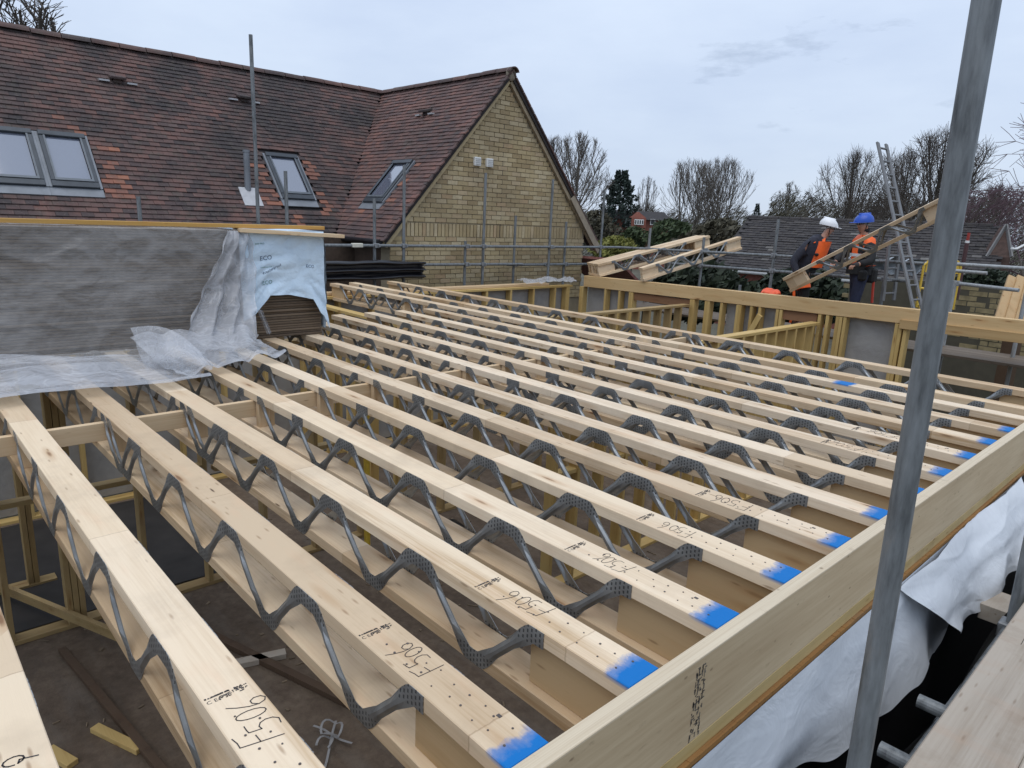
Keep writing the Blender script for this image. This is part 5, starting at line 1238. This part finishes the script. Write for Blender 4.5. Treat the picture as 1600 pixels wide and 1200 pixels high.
def dome(seed, wd, zb, zc, nl, ns, ntw, elo=5, multi=1, upb=.35, tr_r=.22, twig_r=.016, low=.22):
    """a bare crown, 10 m tall: limbs run from the trunk to a rounded outline, side branches and twigs fill it"""
    q = random.Random(seed); trunk = MB(); crown = MB(); C = Vector((0, 0, zc))
    def env(p):
        d = p-C; rz = (10-zc) if d.z > 0 else (zc-zb)
        az_ = math.atan2(d.y, d.x); k = 1+.10*math.sin(az_*3+seed)+.07*math.sin(az_*5+seed*2)
        return (d.x/(wd*k))**2+(d.y/(wd*k))**2+(d.z/rz)**2
    def clampp(a, b):
        for it in range(12):
            if env(b) <= 1.0+q.uniform(-.05, .09): break
            b = a.lerp(b, .82)
        return b
    def curve(a, c, b, n): return [a*(1-t)**2+c*2*t*(1-t)+b*t*t for t in (k/n for k in range(n+1))]
    def draw(m, pts, r0, r1, n):
        k = len(pts)-1
        for i_, (a, b) in enumerate(zip(pts, pts[1:])): m.tube(a, b, r0+(r1-r0)*i_/k, r0+(r1-r0)*(i_+1)/k, n=n, cap=False)
    for st in range(multi):
        a0 = q.uniform(0, 6.28); lean_ = Vector((math.cos(a0), math.sin(a0), 0))*(wd*.35 if multi > 1 else .15); b0 = lean_*.15
        fork = b0+lean_*.4+Vector((0, 0, 10*(low+.10))); draw(trunk, [b0, b0*.8+fork*.2*0+Vector((0, 0, 10*low*.6))+lean_*.1, fork], tr_r/multi**.4, tr_r*.75/multi**.4, 8)
        topp = clampp(fork, Vector((lean_.x, lean_.y, 9.7)))
        lead = curve(fork, fork.lerp(topp, .5)+lean_*.3, topp, 6); draw(trunk, lead, tr_r*.62/multi**.4, twig_r*1.6, 6)
        limbs = [(lead, tr_r*.5)]
        for k in range(nl):
            az_ = k*2.4+q.uniform(-.4, .4); el = R(elo+(88-elo)*((k+.5)/nl)**1.1); z0 = lead[0].lerp(lead[3], q.random()*((k+.5)/nl))
            e = C+Vector((wd*math.cos(el)*math.cos(az_), wd*math.cos(el)*math.sin(az_), (10-zc)*math.sin(el)))*q.uniform(.86, 1.0)+lean_*.3
            e = clampp(z0, e); c = z0+Vector(((e.x-z0.x)*.55, (e.y-z0.y)*.55, (e.z-z0.z)*.32+upb))
            pts_ = curve(z0, c, e, 6); r_b = tr_r*.42*q.uniform(.6, 1)/multi**.3; draw(trunk, pts_, r_b, twig_r*1.5, 5); limbs.append((pts_, r_b))
        for pts_, r_b in limbs:
            for k in range(ns):
                t = .18+.82*(k+q.random())/ns; i_ = min(len(pts_)-2, int(t*(len(pts_)-1))); a = pts_[i_].lerp(pts_[i_+1], t*(len(pts_)-1)-i_)
                o_ = (a-C).normalized(); along = (pts_[i_+1]-pts_[i_]).normalized(); rv = Vector((q.uniform(-1, 1), q.uniform(-1, 1), q.uniform(-.5, 1)))
                d = (o_*.45+along*.5+rv*.75+Vector((0, 0, upb*.8))).normalized(); b = clampp(a, a+d*wd*q.uniform(.35, .75))
                sp_ = curve(a, a.lerp(b, .5)+Vector((0, 0, -.05*wd)), b, 3); draw(crown, sp_, max(twig_r*1.5, r_b*.35*(1-t*.6)), twig_r, 4)
                for kk in range(ntw):
                    tt = .15+.85*(kk+q.random())/ntw; a2 = a.lerp(b, tt); rv = Vector((q.uniform(-1, 1), q.uniform(-1, 1), q.uniform(-.6, 1)))
                    b2 = clampp(a2, a2+((b-a).normalized()*.5+rv*.8+Vector((0, 0, upb))).normalized()*wd*q.uniform(.14, .34))
                    crown.tube(a2, b2, twig_r*.95, twig_r*.55, n=3, cap=False)
                    for k3 in range(2):
                        a3 = a2.lerp(b2, q.uniform(.3, .9)); b3 = a3+((b2-a2).normalized()+Vector((q.uniform(-1, 1), q.uniform(-1, 1), q.uniform(-.4, 1)))*.8).normalized()*wd*q.uniform(.07, .15); crown.tube(a3, b3, twig_r*.7, twig_r*.45, n=3, cap=False)
    return trunk, crown
protos = {}
def proto(name, *a, **k):
    tr, c = dome(*a, **k); wd = max(math.hypot(v[0], v[1]) for v in c.v); protos[name] = (tr, c, wd)
proto('round', 3, 3.3, 2.6, 6.2, 12, 9, 8, elo=0, upb=.5); proto('broad', 8, 5.4, 2.6, 4.6, 15, 10, 8, elo=-8, upb=.15, tr_r=.36, low=.16)
proto('multi', 5, 4.6, 2.0, 6.0, 7, 7, 4, elo=15, multi=3, upb=.7, twig_r=.017); proto('slim', 12, 2.6, 2.8, 6.4, 9, 7, 7, elo=10, upb=.6, tr_r=.14)
tmesh = {}
def tree(kind, label, x, y, ztop, width, mats=(BARK, TWIG), yawr=0, name='bare_tree'):
    base = Vector((x, y, GZ)); h = ztop-GZ
    tr, c, wd = protos[kind]; key = (kind, mats[0].name, mats[1].name)
    if key not in tmesh: tmesh[key] = (tr.mesh('trunk', mats[0]), c.mesh('crown', mats[1]))
    t = thing(name, label, 'tree', base, 'bare winter trees on the skyline'); s = h/10
    sx = width/2/wd*1.42
    t.scale = (sx, sx, s); t.rotation_euler = (0, 0, yawr)
    obj('trunk', tmesh[key][0], t); obj('crown', tmesh[key][1], t); return t
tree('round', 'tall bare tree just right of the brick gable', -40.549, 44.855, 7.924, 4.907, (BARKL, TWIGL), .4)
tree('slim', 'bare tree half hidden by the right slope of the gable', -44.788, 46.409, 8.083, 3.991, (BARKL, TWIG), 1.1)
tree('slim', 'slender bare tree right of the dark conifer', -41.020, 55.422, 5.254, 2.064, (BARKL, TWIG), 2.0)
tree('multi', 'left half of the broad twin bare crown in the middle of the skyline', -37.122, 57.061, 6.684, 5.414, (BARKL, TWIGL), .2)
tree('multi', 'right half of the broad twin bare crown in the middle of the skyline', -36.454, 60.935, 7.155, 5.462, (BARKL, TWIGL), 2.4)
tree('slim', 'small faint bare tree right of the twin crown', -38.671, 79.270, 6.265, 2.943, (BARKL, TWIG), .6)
tree('broad', 'dark spreading bare tree above the blue helmet', -18.324, 46.762, 5.933, 4.855, (BARK, TWIG), 1.3)
tree('broad', 'largest bare tree behind the near pole', -14.812, 50.987, 7.350, 7.688, (BARK, TWIG), 3.5)
tree('broad', 'bare tree between the ladder and the near pole', -19.155, 58.246, 6.980, 5.260, (BARK, TWIG), 2.2)
tree('round', 'low bare tree at the right side behind the dark gable', -13.547, 60.406, 4.706, 4.598, (BARKL, TWIGP), 1.9)
# tree behind the main roof, only its twig tips show
tree('slim', 'bare tree whose twig tips show above the tiled ridge at top left', -43.048, 7.038, 10.322, 9.380, (BARK, TWIG), .9)
# weeping purple birch leaning in from the right edge
tr, c = grow(21, 10, 1.1, 4, .16, (3, 4), .05, droop=.55, first=.34); scale_to(tr, c, 9.5); tp = Vector((-5.339, 30.560, 5.960))
t = thing('weeping_tree', 'purplish weeping bare tree reaching in from the right edge', 'tree', (tp.x, tp.y, GZ)); obj('trunk', tr.mesh('trunk', BARK), t); obj('crown', c.mesh('crown', TWIGP), t); t.scale = (.75, .75, (tp.z-GZ)/9.5)
# leafy masses made of many small leaf faces
def leaves(n, fn, size, seed):
    q = random.Random(seed); m = MB()
    for i in range(n):
        p = Vector(fn(q)); a = Vector((q.uniform(-1, 1), q.uniform(-1, 1), q.uniform(-.6, 1))).normalized(); b = a.orthogonal().normalized(); c2 = a.cross(b); s = size*q.uniform(.6, 1.4)
        m.add([p-b*s, p+c2*s*.5, p+b*s, p-c2*s*.5], [(0, 1, 2, 3)])
    return m
def conifer(label, x, y, ztop, width, seed):
    h = ztop-GZ; R_ = width/2; t = thing('conifer_tree', label, 'tree', (x, y, GZ), 'dark evergreens on the skyline')
    obj('trunk', MB().tube((0, 0, 0), (0, 0, h*.96), R_*.10, R_*.01, n=8).mesh('trunk', BARK), t)
    def fn(q):
        lay = q.randint(0, 15)/15; z = h*(.28+.70*lay)+q.uniform(-.03, .03)*h; rr_ = R_*1.25*(1.06-lay)**.6*(.35+.65*q.random()**.5)*(.85+.2*math.sin(lay*40)); a = q.choice([k*.7+lay*9 for k in range(9)])+q.uniform(-.22, .22)
        return (rr_*math.cos(a), rr_*math.sin(a), z-.10*rr_+q.uniform(-.1, .1))
    obj('crown', leaves(6500, fn, R_*.06, seed).mesh('crown', LEAF_D), t); return t
conifer('dark conifer standing behind the distant red house', -38.856, 48.742, 5.316, 4.304, 1); conifer('small dark conifer right of the twin bare crown', -31.399, 58.883, 3.093, 1.482, 2)
def shrub(label, x, y, z, width, height, mat, seed, name='shrub', group='shrubs behind the far scaffold', n=2600):
    W_ = width/2; H_ = height/2; t = thing(name, label, 'shrub', (x, y, GZ), group); z0 = z-GZ
    obj('stem', MB().tube((0, 0, 0), (0, 0, z0), W_*.06, W_*.03, n=6).mesh('stem', BARK), t)
    def fn(q):
        a = q.uniform(0, 6.283); v = q.uniform(-1, 1); rr_ = (1-v*v)**.5*(.55+.45*q.random()); k = 1+.25*math.sin(a*3+seed)+.18*math.sin(v*6+a*2); return (W_*rr_*k*math.cos(a), W_*rr_*k*math.sin(a), z0+H_*v*(.85+.2*q.random()))
    obj('foliage', leaves(n, fn, W_*.075+.03, seed).mesh('foliage', mat), t); return t
shrub('yellow green shrub between the gable corner and the spare joists', -15.924, 20.248, 0.036, 1.674, 1.004, LEAF_Y, 4)
shrub('rounded laurel below the distant red house', -29.433, 38.861, -0.082, 2.119, 1.766, LEAF_G, 5); shrub('wide laurel behind the tilted spare joists', -25.426, 37.226, 0.229, 3.237, 2.266, LEAF_G, 6)
shrub('dark ivy mass under the single spare joist', -8.565, 14.388, -0.468, 2.345, 1.407, LEAF_I, 7, n=5200); shrub('dark ivy behind the white helmeted worker', -7.301, 17.197, -0.559, 2.483, 1.324, LEAF_I, 8, n=4200)
shrub('dull hedge left of the long dark roof', -17.678, 30.422, 0.139, 3.439, 2.501, LEAF_B, 9, n=3600); shrub('dark shrub behind the garden wall at right', -3.768, 19.625, -0.057, 1.251, 0.782, LEAF_I, 10, n=2400)
shrub('brown shrub close to the left end of the dark roof', -25.990, 30.740, 0.556, 2.207, 2.207, LEAF_B, 12)
# far woodland that reads as one mass
q = random.Random(31); m = MB()
def wood_row(n, a0, a1, b0, b1, z0, z1, wob, jit):
    for i in range(n):
        u = q.random(); v = q.random(); g_ = a0.lerp(a1, u).lerp(b0.lerp(b1, u), v); top = z0+(z1-z0)*u+wob*(math.sin(u*21)+.5*math.sin(u*53))+q.uniform(-jit, jit*.6)
        p = Vector((g_.x, g_.y, GZ+(top-GZ)*q.random()**.7)); a = Vector((q.uniform(-1, 1), q.uniform(-1, 1), q.uniform(-1, 1))).normalized(); b = a.orthogonal(); c2 = a.cross(b); s = q.uniform(.06, .30)
        m.add([p-b*s, p+c2*s*.10, p+b*s, p-c2*s*.10], [(0, 1, 2, 3)])
wood_row(34000, Vector((-48.269, 49.043)), Vector((-30.902, 67.871)), Vector((-59.827, 60.715)), Vector((-38.374, 83.973)), 1.866, 3.091, .38, .65)
wood_row(44000, Vector((-26.382, 51.593)), Vector((-8.891, 70.556)), Vector((-32.435, 63.184)), Vector((-11.056, 86.360)), 3.495, 4.721, .32, .60)
obj('far_woodland', m.mesh('far_woodland', LEAF_B), kind='stuff')
